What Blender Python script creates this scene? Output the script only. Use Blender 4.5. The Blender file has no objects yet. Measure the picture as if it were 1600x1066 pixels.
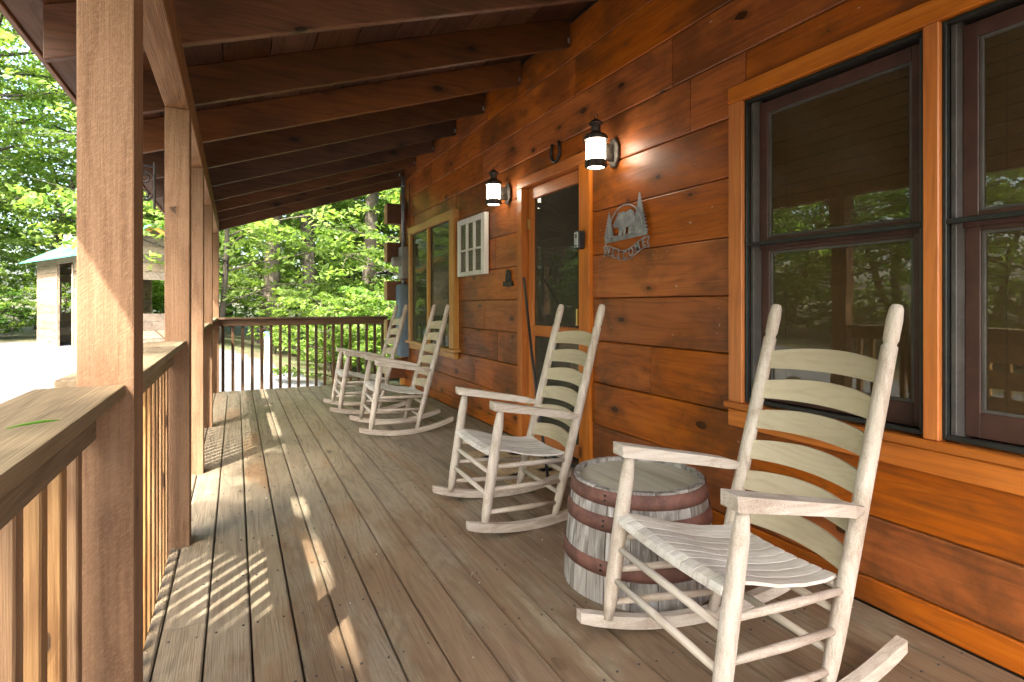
import bpy, bmesh, math, random
import numpy as np
from mathutils import Vector, Matrix
R = math.radians
sc = bpy.context.scene
COL = sc.collection
random.seed(7)

# ------------------------------------------------------------------ camera, sky, sun
H = 1.15
cam_d = bpy.data.cameras.new('camera'); cam = bpy.data.objects.new('camera', cam_d); COL.objects.link(cam)
cam.location = (0, 0, H); cam.rotation_euler = (R(90), 0, R(-26.1))
cam_d.sensor_width = 36; cam_d.lens = 881 / 1600 * 36; cam_d.shift_y = -57 / 1600
cam_d.clip_start = 0.05; cam_d.clip_end = 500
sc.camera = cam
SUN = Vector((0.515, 0.613, -1.0)).normalized()          # direction the light travels
w = bpy.data.worlds.new('World'); sc.world = w; w.use_nodes = True
nt = w.node_tree; bg = nt.nodes['Background']
sky = nt.nodes.new('ShaderNodeTexSky'); sky.sky_type = 'NISHITA'; sky.sun_disc = False
sky.sun_elevation = math.asin(-SUN.z); sky.sun_rotation = math.atan2(-SUN.x, -SUN.y)
sky.air_density = 1.0; sky.dust_density = 5.0; sky.ozone_density = 1.0
nt.links.new(sky.outputs[0], bg.inputs[0]); bg.inputs[1].default_value = 0.15
sd = bpy.data.lights.new('sun', 'SUN'); sd.energy = 2.0; sd.angle = R(0.5); sd.color = (1, 0.94, 0.84)
so = bpy.data.objects.new('sun', sd); COL.objects.link(so)
so.rotation_euler = SUN.to_track_quat('-Z', 'Y').to_euler(); so.location = (-10, -12, 25)
sc.view_settings.view_transform = 'Standard'; sc.view_settings.look = 'None'
sc.view_settings.exposure = 3.2; sc.view_settings.gamma = 1.0

# ------------------------------------------------------------------ materials
class N:
    def __init__(s, name):
        s.m = bpy.data.materials.new(name); s.m.use_nodes = True
        s.t = s.m.node_tree; s.b = s.t.nodes['Principled BSDF']; s.out = s.t.nodes['Material Output']
    def n(s, typ, **kw):
        x = s.t.nodes.new('ShaderNode' + typ)
        for k, v in kw.items(): setattr(x, k, v)
        return x
    def l(s, a, b): s.t.links.new(a, b)
    def put(s, sock, v):
        if hasattr(v, 'links') or isinstance(v, bpy.types.NodeSocket): s.l(v, sock)
        else: sock.default_value = v
    def math(s, op, a, b=None, c=None):
        x = s.n('Math', operation=op); s.put(x.inputs[0], a)
        if b is not None: s.put(x.inputs[1], b)
        if c is not None: s.put(x.inputs[2], c)
        return x.outputs[0]
    def ramp(s, v, lo, hi, a=0.0, b=1.0):
        x = s.n('MapRange', interpolation_type='SMOOTHSTEP'); s.put(x.inputs[0], v)
        x.inputs[1].default_value = lo; x.inputs[2].default_value = hi
        x.inputs[3].default_value = a; x.inputs[4].default_value = b
        return x.outputs[0]
    def mix(s, f, a, b, mode='MIX'):
        x = s.n('Mix', data_type='RGBA', blend_type=mode); s.put(x.inputs[0], f)
        s.put(x.inputs[6], a if not isinstance(a, tuple) else (*a, 1)); s.put(x.inputs[7], b if not isinstance(b, tuple) else (*b, 1))
        return x.outputs[2]
    def noise(s, vec, scale, detail=3, rough=0.55, dist=0.0):
        x = s.n('TexNoise'); s.l(vec, x.inputs['Vector']); x.inputs['Scale'].default_value = scale
        x.inputs['Detail'].default_value = detail; x.inputs['Roughness'].default_value = rough; x.inputs['Distortion'].default_value = dist
        return x.outputs[0]
    def scale(s, vec, v):
        x = s.n('VectorMath', operation='MULTIPLY'); s.l(vec, x.inputs[0]); x.inputs[1].default_value = v
        return x.outputs[0]
    def coords(s, rnd=True, world=False):
        if world: return s.n('NewGeometry').outputs['Position'], None
        tc = s.n('TexCoord'); oi = s.n('ObjectInfo')
        m = s.n('VectorMath', operation='MULTIPLY_ADD')
        cb = s.n('CombineXYZ')
        for i, k in enumerate((37.0, 53.0, 71.0)):
            s.l(s.math('MULTIPLY', oi.outputs['Random'], k), cb.inputs[i])
        a = s.n('VectorMath', operation='ADD'); s.l(tc.outputs['Object'], a.inputs[0]); s.l(cb.outputs[0], a.inputs[1])
        return a.outputs[0], oi.outputs['Random']
    def bump(s, hgt, strength, dist=0.01):
        b = s.n('Bump'); b.inputs['Strength'].default_value = strength; b.inputs['Distance'].default_value = dist
        s.l(hgt, b.inputs['Height']); s.l(b.outputs[0], s.b.inputs['Normal'])

def wood(name, c_mid, c_dark, c_light, axis, rough=0.55, knots=0.0, mottle=0.5, grain=0.5, bump=0.25, vary=0.25,
         wear=None, zone=None, saw=0, flecks=0.0, ks=1.0, spec=0.4, lowf=1.6, dirt_or_veil=None):
    m = N(name); P, rnd = m.coords()
    def sc3(a, b):
        v = [b, b, b]; v[axis] = a; return tuple(v)
    streak = m.noise(m.scale(P, sc3(1.1, 16)), 1.0, 5, 0.6, 0.4)
    fine = m.noise(m.scale(P, sc3(5, 190)), 1.0, 2, 0.6)
    low = m.noise(m.scale(P, sc3(0.55, 5.0)), 1.0, 2, 0.5, 0.3)
    ring = m.math('SINE', m.math('MULTIPLY', low, 95.0))
    ring = m.ramp(ring, -0.2, 1.0)
    mot = m.noise(P, lowf, 4, 0.6, 0.3)
    g = m.math('ADD', m.math('MULTIPLY', streak, 0.62), m.math('MULTIPLY', ring, 0.12))
    g = m.math('ADD', g, m.math('MULTIPLY', fine, 0.22))
    f1 = m.ramp(g, 0.34, 0.72)
    f1m = m.math('MULTIPLY', m.ramp(f1, 0.0, 1.0), grain)
    c = m.mix(f1m, c_mid, c_dark)
    fl = m.math('MULTIPLY', m.ramp(streak, 0.48, 0.28), grain)
    c = m.mix(fl, c, c_light)
    fm = m.math('MULTIPLY', m.ramp(mot, 0.46, 0.68), mottle)
    c = m.mix(fm, c, c_dark)
    gl1 = m.noise(m.scale(P, sc3(1.8, 62)), 1.0, 5, 0.7, 0.2)
    c = m.mix(m.math('MULTIPLY', m.ramp(gl1, 0.52, 0.68), min(0.6, grain * 0.95)), c, c_dark)
    c = m.mix(m.math('MULTIPLY', m.ramp(gl1, 0.46, 0.34), min(0.5, grain * 0.6)), c, c_light)
    if knots > 0:
        sx = m.n('SeparateXYZ'); m.l(P, sx.inputs[0]); ot = [q for q in range(3) if q != axis]
        cbv = m.n('CombineXYZ'); m.l(m.math('MULTIPLY', sx.outputs[axis], 2.6 * ks), cbv.inputs[0])
        m.l(m.math('MULTIPLY', m.math('ADD', sx.outputs[ot[0]], sx.outputs[ot[1]]), 5.4 * ks), cbv.inputs[1])
        vo = m.n('TexVoronoi', voronoi_dimensions='2D'); vo.inputs['Scale'].default_value = 1.0
        m.l(cbv.outputs[0], vo.inputs['Vector'])
        sep = m.n('SeparateColor'); m.l(vo.outputs['Color'], sep.inputs[0])
        rad = m.math('SUBTRACT', m.ramp(sep.outputs[0], 1 - knots, 1.0, 0.0, 0.14), 0.03)
        wob = m.math('ADD', vo.outputs['Distance'], m.math('MULTIPLY', m.math('SUBTRACT', m.noise(P, 30, 2), 0.5), 0.06))
        q = m.math('SUBTRACT', wob, rad)
        km = m.ramp(q, 0.006, -0.014)
        halo = m.math('MULTIPLY', m.math('MULTIPLY', m.ramp(q, 0.2, 0.0), m.ramp(sep.outputs[0], 1 - knots, 1 - knots * 0.7)), 0.55)
        c = m.mix(halo, c, c_dark)
        c = m.mix(m.math('MULTIPLY', km, 0.92), c, tuple(x * 0.28 for x in c_dark))
    if wear:                                        # patches where the finish has worn to another colour
        wm = m.noise(m.scale(P, sc3(0.6, 2.2)), wear[1], 5, 0.65, 0.6)
        c = m.mix(m.math('MULTIPLY', m.ramp(wm, wear[2], wear[3]), wear[4]), c, wear[0])
    if zone:                                        # finish worn through by foot traffic in one area of the floor
        wp = m.n('NewGeometry').outputs['Position']; sx2 = m.n('SeparateXYZ'); m.l(wp, sx2.inputs[0])
        zf = m.math('ADD', m.ramp(sx2.outputs[1], 4.6, 1.6, 0.0, 0.34), m.math('MULTIPLY', m.math('SUBTRACT', m.noise(m.scale(wp, (2.2, 0.8, 1)), 2.4, 6, 0.7), 0.5), 1.5))
        zf = m.math('ADD', zf, m.ramp(sx2.outputs[0], -0.2, 0.5, -0.2, 0.06))
        c = m.mix(m.math('MULTIPLY', m.ramp(zf, 0.14, 0.40), 0.72), c, m.mix(f1m, zone, tuple(q * 0.55 for q in zone)))
    if dirt_or_veil:
        dm = m.noise(m.scale(P, sc3(0.9, 1.6)), dirt_or_veil[1], 6, 0.7, 0.4)
        c = m.mix(m.math('MULTIPLY', m.ramp(dm, dirt_or_veil[2], dirt_or_veil[3]), dirt_or_veil[4]), c, dirt_or_veil[0])
    if flecks > 0:
        fk = m.noise(m.scale(P, sc3(0.6, 1)), 34, 2, 0.5)
        fz = m.noise(P, 1.7, 1, 0.5)
        th = m.math('MULTIPLY', m.ramp(fk, 0.735, 0.76), m.ramp(fz, 0.46, 0.6))
        c = m.mix(m.math('MULTIPLY', th, flecks), c, (0.6, 0.57, 0.52))
    vv = m.n('HueSaturation'); m.l(c, vv.inputs['Color'])
    m.l(m.ramp(rnd, 0, 1, 1 - vary, 1 + vary), vv.inputs['Value'])
    sp = m.n('Math', operation='FRACT'); m.l(m.math('MULTIPLY', rnd, 7.31), sp.inputs[0])
    m.l(m.ramp(sp.outputs[0], 0, 1, 1 - vary * 0.35, 1 + vary * 0.3), vv.inputs['Saturation'])
    m.l(vv.outputs[0], m.b.inputs['Base Color'])
    rr = m.ramp(g, 0.3, 0.8, rough - 0.08, rough + 0.12); m.l(rr, m.b.inputs['Roughness'])
    m.b.inputs['Specular IOR Level'].default_value = spec
    hh = m.math('ADD', m.math('MULTIPLY', g, -1.0), m.math('MULTIPLY', fine, -0.5))
    if saw:                                         # rough-sawn fibres and faint blade marks
        sv = m.n('Mapping'); sv.inputs['Rotation'].default_value = (0.5, 0.5, 0.6); m.l(P, sv.inputs[0])
        sn = m.noise(m.scale(sv.outputs[0], (22, 260, 260)), 1.0, 3, 0.7); sn2 = m.noise(P, 420, 2, 0.6)
        hh = m.math('ADD', hh, m.math('ADD', m.math('MULTIPLY', sn, 0.8), m.math('MULTIPLY', sn2, 0.5)))
        if saw == 2: sn = sn2
        sf = m.math('MULTIPLY', m.ramp(sn, 0.42, 0.7), 0.35)
        m.l(m.mix(sf, vv.outputs[0], tuple(min(1, q * 1.25) for q in c_light)), m.b.inputs['Base Color'])
    m.bump(hh, bump, 0.006)
    return m.m

def plain(name, col, rough=0.5, metal=0.0, var=0.15, scale=9, bump=0.05, spec=0.5):
    m = N(name); P, r = m.coords()
    n1 = m.noise(P, scale, 5, 0.6); n2 = m.noise(P, scale * 9, 3, 0.6)
    c = m.mix(m.math('MULTIPLY', m.ramp(n1, 0.35, 0.7), 1.0), tuple(x * (1 - var) for x in col), tuple(min(1, x * (1 + var)) for x in col))
    m.l(c, m.b.inputs['Base Color']); m.b.inputs['Metallic'].default_value = metal
    m.l(m.ramp(n2, 0.3, 0.7, rough - 0.07, rough + 0.1), m.b.inputs['Roughness'])
    m.b.inputs['Specular IOR Level'].default_value = spec
    if bump: m.bump(n2, bump, 0.004)
    return m.m

def emit(name, col, st):
    m = N(name); e = m.n('Emission'); e.inputs[0].default_value = (*col, 1); e.inputs[1].default_value = st
    m.l(e.outputs[0], m.out.inputs[0]); return m.m

def glass(name, tint=(0.62, 0.62, 0.56), refl=0.1, rough=0.0, wavy=0.02, ior=1.6, dirt_or_veil=0.05, dcol=(0.35, 0.32, 0.25)):
    m = N(name); P, r = m.coords()
    tr = m.n('BsdfTransparent'); tr.inputs[0].default_value = (*tint, 1)
    gl = m.n('BsdfGlossy'); gl.inputs['Roughness'].default_value = rough; gl.inputs['Color'].default_value = (0.92, 0.93, 0.85, 1)
    fr = m.n('Fresnel'); fr.inputs[0].default_value = ior
    fac = m.math('ADD', m.math('MULTIPLY', fr.outputs[0], 1.0), refl)
    b = m.n('Bump'); b.inputs['Strength'].default_value = wavy; b.inputs['Distance'].default_value = 0.05
    m.l(m.noise(P, 3.0, 2, 0.5), b.inputs['Height']); m.l(b.outputs[0], gl.inputs['Normal'])
    mx = m.n('MixShader'); m.l(fac, mx.inputs[0]); m.l(tr.outputs[0], mx.inputs[1]); m.l(gl.outputs[0], mx.inputs[2])
    df = m.n('BsdfDiffuse'); df.inputs[0].default_value = (*dcol, 1)
    m2 = m.n('MixShader'); m.l(m.ramp(m.noise(P, 25, 5, 0.7), 0.3, 0.8, dirt_or_veil * 0.75, dirt_or_veil), m2.inputs[0])  # even veil of diffuse colour over the whole pane
    m.l(mx.outputs[0], m2.inputs[1]); m.l(df.outputs[0], m2.inputs[2])
    m.l(m2.outputs[0], m.out.inputs[0]); return m.m

def leafmat(name, a, b, tl=0.45):
    m = N(name); g = m.n('NewGeometry'); oi = m.n('ObjectInfo')
    c = m.mix(g.outputs['Random Per Island'], a, b)
    hs = m.n('HueSaturation'); m.l(c, hs.inputs['Color'])
    m.l(m.ramp(oi.outputs['Random'], 0, 1, 0.8, 1.2), hs.inputs['Value'])
    m.l(m.ramp(m.math('FRACT', m.math('MULTIPLY', oi.outputs['Random'], 5.7)), 0, 1, 0.485, 0.515), hs.inputs['Hue'])
    d = m.n('BsdfPrincipled'); m.l(hs.outputs[0], d.inputs['Base Color']); d.inputs['Roughness'].default_value = 0.5
    t = m.n('BsdfTranslucent')
    m.l(m.mix(1.0, hs.outputs[0], (1.15, 1.2, 0.6), 'MULTIPLY'), t.inputs[0])
    mx = m.n('MixShader'); mx.inputs[0].default_value = tl
    m.l(d.outputs[0], mx.inputs[1]); m.l(t.outputs[0], mx.inputs[2]); m.l(mx.outputs[0], m.out.inputs[0]); return m.m

M = {}
OR = dict(c_mid=(0.36, 0.092, 0.013), c_dark=(0.115, 0.034, 0.008), c_light=(0.48, 0.16, 0.028))
M['wall'] = wood('stained_wall_wood', **OR, axis=1, rough=0.42, knots=0.46, mottle=0.75, grain=0.48, bump=0.12, vary=0.10, flecks=0.5, lowf=1.5,
                 dirt_or_veil=((0.07, 0.03, 0.010), 1.1, 0.47, 0.68, 0.75))
M['trim_z'] = wood('stained_trim_upright', (0.50, 0.155, 0.028), (0.22, 0.06, 0.014), (0.60, 0.24, 0.06), 2, 0.4, 0.15, 0.3, 0.4, 0.1, 0.12)
M['trim_y'] = wood('stained_trim_level', (0.50, 0.155, 0.028), (0.22, 0.06, 0.014), (0.60, 0.24, 0.06), 1, 0.4, 0.15, 0.3, 0.4, 0.1, 0.12)
M['pine_z'] = wood('honey_trim_upright', (0.55, 0.27, 0.07), (0.28, 0.11, 0.03), (0.62, 0.36, 0.12), 2, 0.45, 0.1, 0.3, 0.4, 0.1, 0.12)
M['pine_y'] = wood('honey_trim_level', (0.55, 0.27, 0.07), (0.28, 0.11, 0.03), (0.62, 0.36, 0.12), 1, 0.45, 0.1, 0.3, 0.4, 0.1, 0.12)
M['log'] = wood('log_end_wood', (0.16, 0.06, 0.022), (0.06, 0.022, 0.01), (0.24, 0.1, 0.04), 0, 0.6, 0.2, 0.5, 0.4, 0.3, 0.2)
M['logend'] = plain('log_cut_end', (0.42, 0.24, 0.09), 0.7, 0, 0.2, 20, 0.2)
M['deck'] = wood('weathered_deck_stain', (0.215, 0.176, 0.117), (0.10, 0.074, 0.045), (0.275, 0.23, 0.16), 1, 0.62, 0.10, 0.3, 0.5, 0.6, 0.10,
                 wear=((0.19, 0.10, 0.045), 1.0, 0.56, 0.68, 0.6), zone=(0.15, 0.088, 0.047), flecks=0.85, lowf=2.2)
M['post'] = wood('rough_cedar_post', (0.235, 0.127, 0.061), (0.115, 0.055, 0.024), (0.32, 0.19, 0.103), 2, 0.8, 0.14, 0.45, 0.5, 0.42, 0.10, ks=1.2, saw=1)
M['beam'] = wood('rough_cedar_beam', (0.28, 0.135, 0.052), (0.13, 0.055, 0.02), (0.37, 0.195, 0.085), 1, 0.75, 0.25, 0.35, 0.55, 0.6, 0.12, ks=0.8)
M['cap'] = wood('grey_rail_wood', (0.21, 0.155, 0.085), (0.105, 0.07, 0.036), (0.28, 0.215, 0.125), 1, 0.65, 0.15, 0.3, 0.55, 0.5, 0.12)
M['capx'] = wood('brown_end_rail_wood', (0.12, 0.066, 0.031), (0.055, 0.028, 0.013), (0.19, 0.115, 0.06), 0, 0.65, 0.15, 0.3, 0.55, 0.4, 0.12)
M['bal'] = wood('tan_baluster_wood', (0.33, 0.185, 0.075), (0.15, 0.068, 0.024), (0.42, 0.27, 0.125), 2, 0.65, 0.3, 0.45, 0.75, 0.4, 0.28, ks=1.3)
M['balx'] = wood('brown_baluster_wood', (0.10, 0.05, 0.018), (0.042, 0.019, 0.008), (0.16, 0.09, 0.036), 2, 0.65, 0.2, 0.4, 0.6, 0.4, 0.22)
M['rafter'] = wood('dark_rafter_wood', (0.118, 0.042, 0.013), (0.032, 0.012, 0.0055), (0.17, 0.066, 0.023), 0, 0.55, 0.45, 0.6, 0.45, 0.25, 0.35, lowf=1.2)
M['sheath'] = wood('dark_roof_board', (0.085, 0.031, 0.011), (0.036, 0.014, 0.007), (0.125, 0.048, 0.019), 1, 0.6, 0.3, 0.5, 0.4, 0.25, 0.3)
M['fascia'] = wood('fascia_wood', (0.22, 0.095, 0.04), (0.1, 0.04, 0.018), (0.3, 0.14, 0.06), 1, 0.6, 0.2, 0.4, 0.5, 0.25, 0.1)
CH = dict(rough=0.7, knots=0.0, mottle=0.35, grain=0.55, bump=0.5, vary=0.07)
cw = ((0.49, 0.42, 0.335), (0.27, 0.20, 0.14), (0.64, 0.59, 0.51))
M['chz'] = wood('worn_white_chair_upright', *cw, 2, **CH, dirt_or_veil=((0.27, 0.19, 0.12), 6.0, 0.47, 0.68, 0.7), saw=2)
M['chx'] = wood('worn_white_chair_rail', *cw, 0, **CH, dirt_or_veil=((0.27, 0.19, 0.12), 6.0, 0.47, 0.68, 0.7), saw=2)
M['chy'] = wood('worn_white_chair_crossrail', (0.53, 0.475, 0.39), (0.32, 0.25, 0.18), (0.65, 0.61, 0.53), 1, **CH)
M['chseat'] = wood('worn_white_chair_seat', (0.56, 0.52, 0.45), (0.36, 0.31, 0.24), (0.67, 0.64, 0.58), 0, **CH)
M['chslat'] = wood('cream_chair_slat', (0.47, 0.395, 0.265), (0.31, 0.24, 0.145), (0.54, 0.47, 0.335), 1, rough=0.6, knots=0.0, mottle=0.3, grain=0.35, bump=0.15, vary=0.06)
M['stave'] = wood('grey_barrel_stave', (0.34, 0.31, 0.27), (0.12, 0.10, 0.08), (0.56, 0.54, 0.50), 2, 0.8, 0, 0.5, 0.95, 0.9, 0.14)
M['head'] = wood('barrel_head_wood', (0.42, 0.385, 0.29), (0.26, 0.225, 0.16), (0.50, 0.47, 0.38), 1, 0.8, 0, 0.4, 0.4, 0.3, 0.08, dirt_or_veil=((0.2, 0.18, 0.15), 2.5, 0.6, 0.72, 0.5))
M['hoop'] = plain('rusty_hoop', (0.135, 0.058, 0.04), 0.75, 0.0, 0.3, 14, 0.5)
M['shedw'] = wood('weathered_shed_board', (0.36, 0.27, 0.185), (0.17, 0.105, 0.06), (0.5, 0.4, 0.3), 0, 0.8, 0.3, 0.4, 0.6, 0.4, 0.3)
M['shedroof'] = plain('green_metal_roof', (0.10, 0.36, 0.27), 0.4, 0, 0.12, 3, 0.02)
M['metalroof'] = plain('metal_roof', (0.10, 0.09, 0.08), 0.4, 0, 0.12, 3, 0.02)
M['iron'] = plain('dark_iron', (0.035, 0.028, 0.023), 0.55, 0.4, 0.4, 25, 0.2)
M['bronze'] = plain('weathered_bronze', (0.075, 0.066, 0.058), 0.5, 0.5, 0.5, 30, 0.3)
M['steel'] = plain('galvanised_steel', (0.36, 0.38, 0.40), 0.42, 0.75, 0.25, 12, 0.1)
M['signmetal'] = plain('grey_sign_metal', (0.33, 0.335, 0.36), 0.45, 0.45, 0.35, 10, 0.1)
M['greybox'] = plain('grey_meter_paint', (0.31, 0.31, 0.29), 0.5, 0.0, 0.12, 6, 0.05)
M['bluebox'] = plain('blue_grey_paint', (0.16, 0.22, 0.27), 0.5, 0.0, 0.1, 6, 0.05)
M['pipe'] = plain('conduit_metal', (0.27, 0.28, 0.28), 0.5, 0.5, 0.25, 12, 0.1)
M['copper'] = plain('brown_cable', (0.2, 0.09, 0.045), 0.6, 0.0, 0.2, 12, 0.1)
M['white'] = wood('chipped_white_paint', (0.68, 0.665, 0.62), (0.45, 0.42, 0.36), (0.76, 0.75, 0.71), 2, 0.6, 0, 0.3, 0.35, 0.2, 0.05)
M['sash'] = plain('dark_brown_sash', (0.062, 0.026, 0.018), 0.5, 0, 0.2, 8, 0.1)
M['black'] = plain('black_screen_frame', (0.014, 0.016, 0.014), 0.45, 0, 0.3, 20, 0.1)
M['greytrim'] = plain('grey_vinyl_edge', (0.075, 0.068, 0.06), 0.5, 0, 0.2, 10, 0.05)
M['blind'] = plain('brown_blind_slat', (0.36, 0.235, 0.125), 0.7, 0, 0.12, 5, 0.05)
M['glass'] = glass('window_glass', (0.78, 0.74, 0.62), 0.05, 0.012, 0.015, 1.45, 0.34, (0.125, 0.085, 0.045))  # brown veil stands in for light reaching the blinds behind
M['doorglass'] = glass('door_glass', (0.5, 0.5, 0.46), 0.015, 0.012, 0.02, 1.35, 0.3, (0.17, 0.155, 0.12))  # grey veil colour lightens the dark room seen through the pane
M['screen'] = glass('insect_screen', (0.30, 0.31, 0.25), 0.012, 0.05, 0.02, 1.25, 0.45, (0.15, 0.155, 0.09))
M['lampglass'] = emit('lit_lantern_glass', (1.0, 0.86, 0.66), 4.5)
M['lampdisc'] = emit('lit_lantern_base', (1.0, 0.88, 0.7), 3.5)
M['interior'] = plain('dim_interior', (0.05, 0.035, 0.025), 0.8, 0, 0.2, 3, 0)
M['indoor'] = plain('inner_door', (0.045, 0.03, 0.02), 0.5, 0, 0.2, 3, 0)
M['lockbody'] = plain('black_plastic', (0.015, 0.015, 0.017), 0.45, 0, 0.1, 20, 0.05)
M['lockface'] = plain('silver_plate', (0.52, 0.53, 0.54), 0.35, 0.3, 0.1, 10, 0.03)
M['brass'] = plain('brass', (0.55, 0.42, 0.16), 0.35, 0.8, 0.15, 20, 0.05)
M['mat'] = plain('jute_doormat', (0.36, 0.25, 0.13), 0.95, 0, 0.25, 60, 0.6)
M['matprint'] = plain('black_mat_print', (0.02, 0.016, 0.012), 0.95, 0, 0.25, 60, 0.3)
M['cable'] = plain('power_cable', (0.25, 0.25, 0.25), 0.6, 0, 0.1, 10, 0)
M['marker'] = plain('white_marker_paint', (0.75, 0.76, 0.78), 0.5, 0, 0.08, 6, 0.03)
M['markerblue'] = plain('blue_marker_cap', (0.12, 0.3, 0.6), 0.5, 0, 0.08, 6, 0.03)
M['mirror'] = plain('old_mirror_pane', (0.06, 0.042, 0.03), 0.3, 0.0, 0.8, 7, 0.02)
M['bark'] = wood('grey_bark', (0.11, 0.088, 0.066), (0.04, 0.031, 0.024), (0.2, 0.17, 0.135), 2, 0.9, 0, 0.5, 0.8, 1.0, 0.2)
M['leaf'] = leafmat('maple_leaf', (0.12, 0.225, 0.045), (0.25, 0.375, 0.10), 0.6)
M['leaf2'] = leafmat('understory_leaf', (0.14, 0.25, 0.055), (0.29, 0.42, 0.13), 0.6)
M['leaf3'] = leafmat('shrub_leaf', (0.11, 0.205, 0.04), (0.23, 0.35, 0.09), 0.6)
M['twig'] = plain('pale_dead_wood', (0.34, 0.31, 0.28), 0.8, 0, 0.3, 10, 0.2)
M['blade'] = plain('green_blade', (0.1, 0.25, 0.02), 0.5, 0, 0.2, 30, 0)

def ground_mats():
    m = N('forest_floor'); P, _ = m.coords(world=True)
    a = m.noise(P, 0.8, 5); b = m.noise(P, 9, 5); c = m.mix(m.ramp(a, 0.4, 0.6), (0.085, 0.07, 0.035), (0.055, 0.09, 0.02))
    c = m.mix(m.ramp(b, 0.4, 0.7), c, (0.15, 0.115, 0.07)); m.l(c, m.b.inputs['Base Color']); m.b.inputs['Roughness'].default_value = 0.95
    m.bump(b, 0.8, 0.08); M['floor'] = m.m
    m = N('pale_gravel'); P, _ = m.coords(world=True)
    v = m.n('TexVoronoi'); v.inputs['Scale'].default_value = 26; m.l(P, v.inputs['Vector'])
    sp = m.n('SeparateColor'); m.l(v.outputs['Color'], sp.inputs[0])
    b = m.noise(P, 0.9, 6, 0.65); c = m.mix(sp.outputs[0], (0.085, 0.09, 0.10), (0.15, 0.155, 0.17))
    c = m.mix(m.ramp(b, 0.5, 0.72), c, (0.095, 0.088, 0.078))
    lt = m.noise(P, 13, 4, 0.6); c = m.mix(m.ramp(lt, 0.66, 0.72), c, (0.13, 0.10, 0.06))
    m.l(c, m.b.inputs['Base Color']); m.b.inputs['Roughness'].default_value = 0.9
    m.bump(v.outputs['Distance'], 0.7, 0.02); M['gravel'] = m.m
ground_mats()

# ------------------------------------------------------------------ helpers
WL = {}
def org(o): return WL.get(o.name, Vector((0, 0, 0)))
def tag(o, label=None, cat=None, group=None, kind=None):
    if label: o['label'] = label
    if cat: o['category'] = cat
    if group: o['group'] = group
    if kind: o['kind'] = kind
    return o
def empty(name, loc, label=None, cat=None, group=None, parent=None):
    o = bpy.data.objects.new(name, None); COL.objects.link(o); o.empty_display_size = 0.1
    WL[o.name] = Vector(loc)
    if parent: o.parent = parent; o.location = Vector(loc) - org(parent)
    else: o.location = loc
    return tag(o, label, cat, group)
def mk(name, bm, mat, parent=None, bevel=0.0, smooth=False, seg=1, origin=None):
    """link bm (world coordinates) as one mesh object whose origin is its centre"""
    if bevel > 0:
        bmesh.ops.bevel(bm, geom=list(bm.edges), offset=bevel, segments=seg, affect='EDGES', profile=0.6)
    bmesh.ops.recalc_face_normals(bm, faces=bm.faces)
    co = [v.co for v in bm.verts]
    if origin is None:
        lo = Vector([min(c[i] for c in co) for i in range(3)]); hi = Vector([max(c[i] for c in co) for i in range(3)])
        origin = (lo + hi) / 2
    origin = Vector(origin)
    bmesh.ops.translate(bm, verts=bm.verts, vec=-origin)
    me = bpy.data.meshes.new(name); bm.to_mesh(me); bm.free()
    mats = mat if isinstance(mat, (list, tuple)) else [mat]
    for x in mats: me.materials.append(x)
    if smooth:
        for p in me.polygons: p.use_smooth = True
    o = bpy.data.objects.new(name, me); COL.objects.link(o)
    WL[o.name] = origin.copy()
    if parent is not None: o.parent = parent; o.location = origin - org(parent)
    else: o.location = origin
    return o
def box(x0, x1, y0, y1, z0, z1, bm=None):
    bm = bm or bmesh.new()
    v = [bm.verts.new((x, y, z)) for x in (x0, x1) for y in (y0, y1) for z in (z0, z1)]
    for f in ((0, 1, 3, 2), (4, 6, 7, 5), (0, 4, 5, 1), (2, 3, 7, 6), (0, 2, 6, 4), (1, 5, 7, 3)):
        bm.faces.new([v[i] for i in f])
    return bm
def bx(name, mat, parent, x0, x1, y0, y1, z0, z1, bev=0.003):
    return mk(name, box(x0, x1, y0, y1, z0, z1), mat, parent, bev)
def sheared(x0, x1, y0, y1, zb, zt, slope, xr, bm=None):
    """box whose z follows slope*(x-xr)"""
    bm = bm or bmesh.new()
    v = [bm.verts.new((x, y, z + slope * (x - xr))) for x in (x0, x1) for y in (y0, y1) for z in (zb, zt)]
    for f in ((0, 1, 3, 2), (4, 6, 7, 5), (0, 4, 5, 1), (2, 3, 7, 6), (0, 2, 6, 4), (1, 5, 7, 3)):
        bm.faces.new([v[i] for i in f])
    return bm
def tube(pts, rad, n=10, bm=None, caps=True, squash=None):
    bm = bm or bmesh.new(); pts = [Vector(p) for p in pts]
    if not hasattr(rad, '__len__'): rad = [rad] * len(pts)
    rings = []; up = None
    for i, p in enumerate(pts):
        t = (pts[min(i + 1, len(pts) - 1)] - pts[max(i - 1, 0)]).normalized()
        if up is None: up = Vector((0, 0, 1)) if abs(t.z) < 0.9 else Vector((1, 0, 0))
        a = t.cross(up).normalized(); b = a.cross(t).normalized(); up = b
        rings.append([bm.verts.new(p + (a * math.cos(2 * math.pi * k / n) + b * math.sin(2 * math.pi * k / n)) * rad[i]) for k in range(n)])
    for i in range(len(rings) - 1):
        for k in range(n): bm.faces.new((rings[i][k], rings[i][(k + 1) % n], rings[i + 1][(k + 1) % n], rings[i + 1][k]))
    if caps: bm.faces.new(rings[0][::-1]); bm.faces.new(rings[-1])
    return bm
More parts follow.
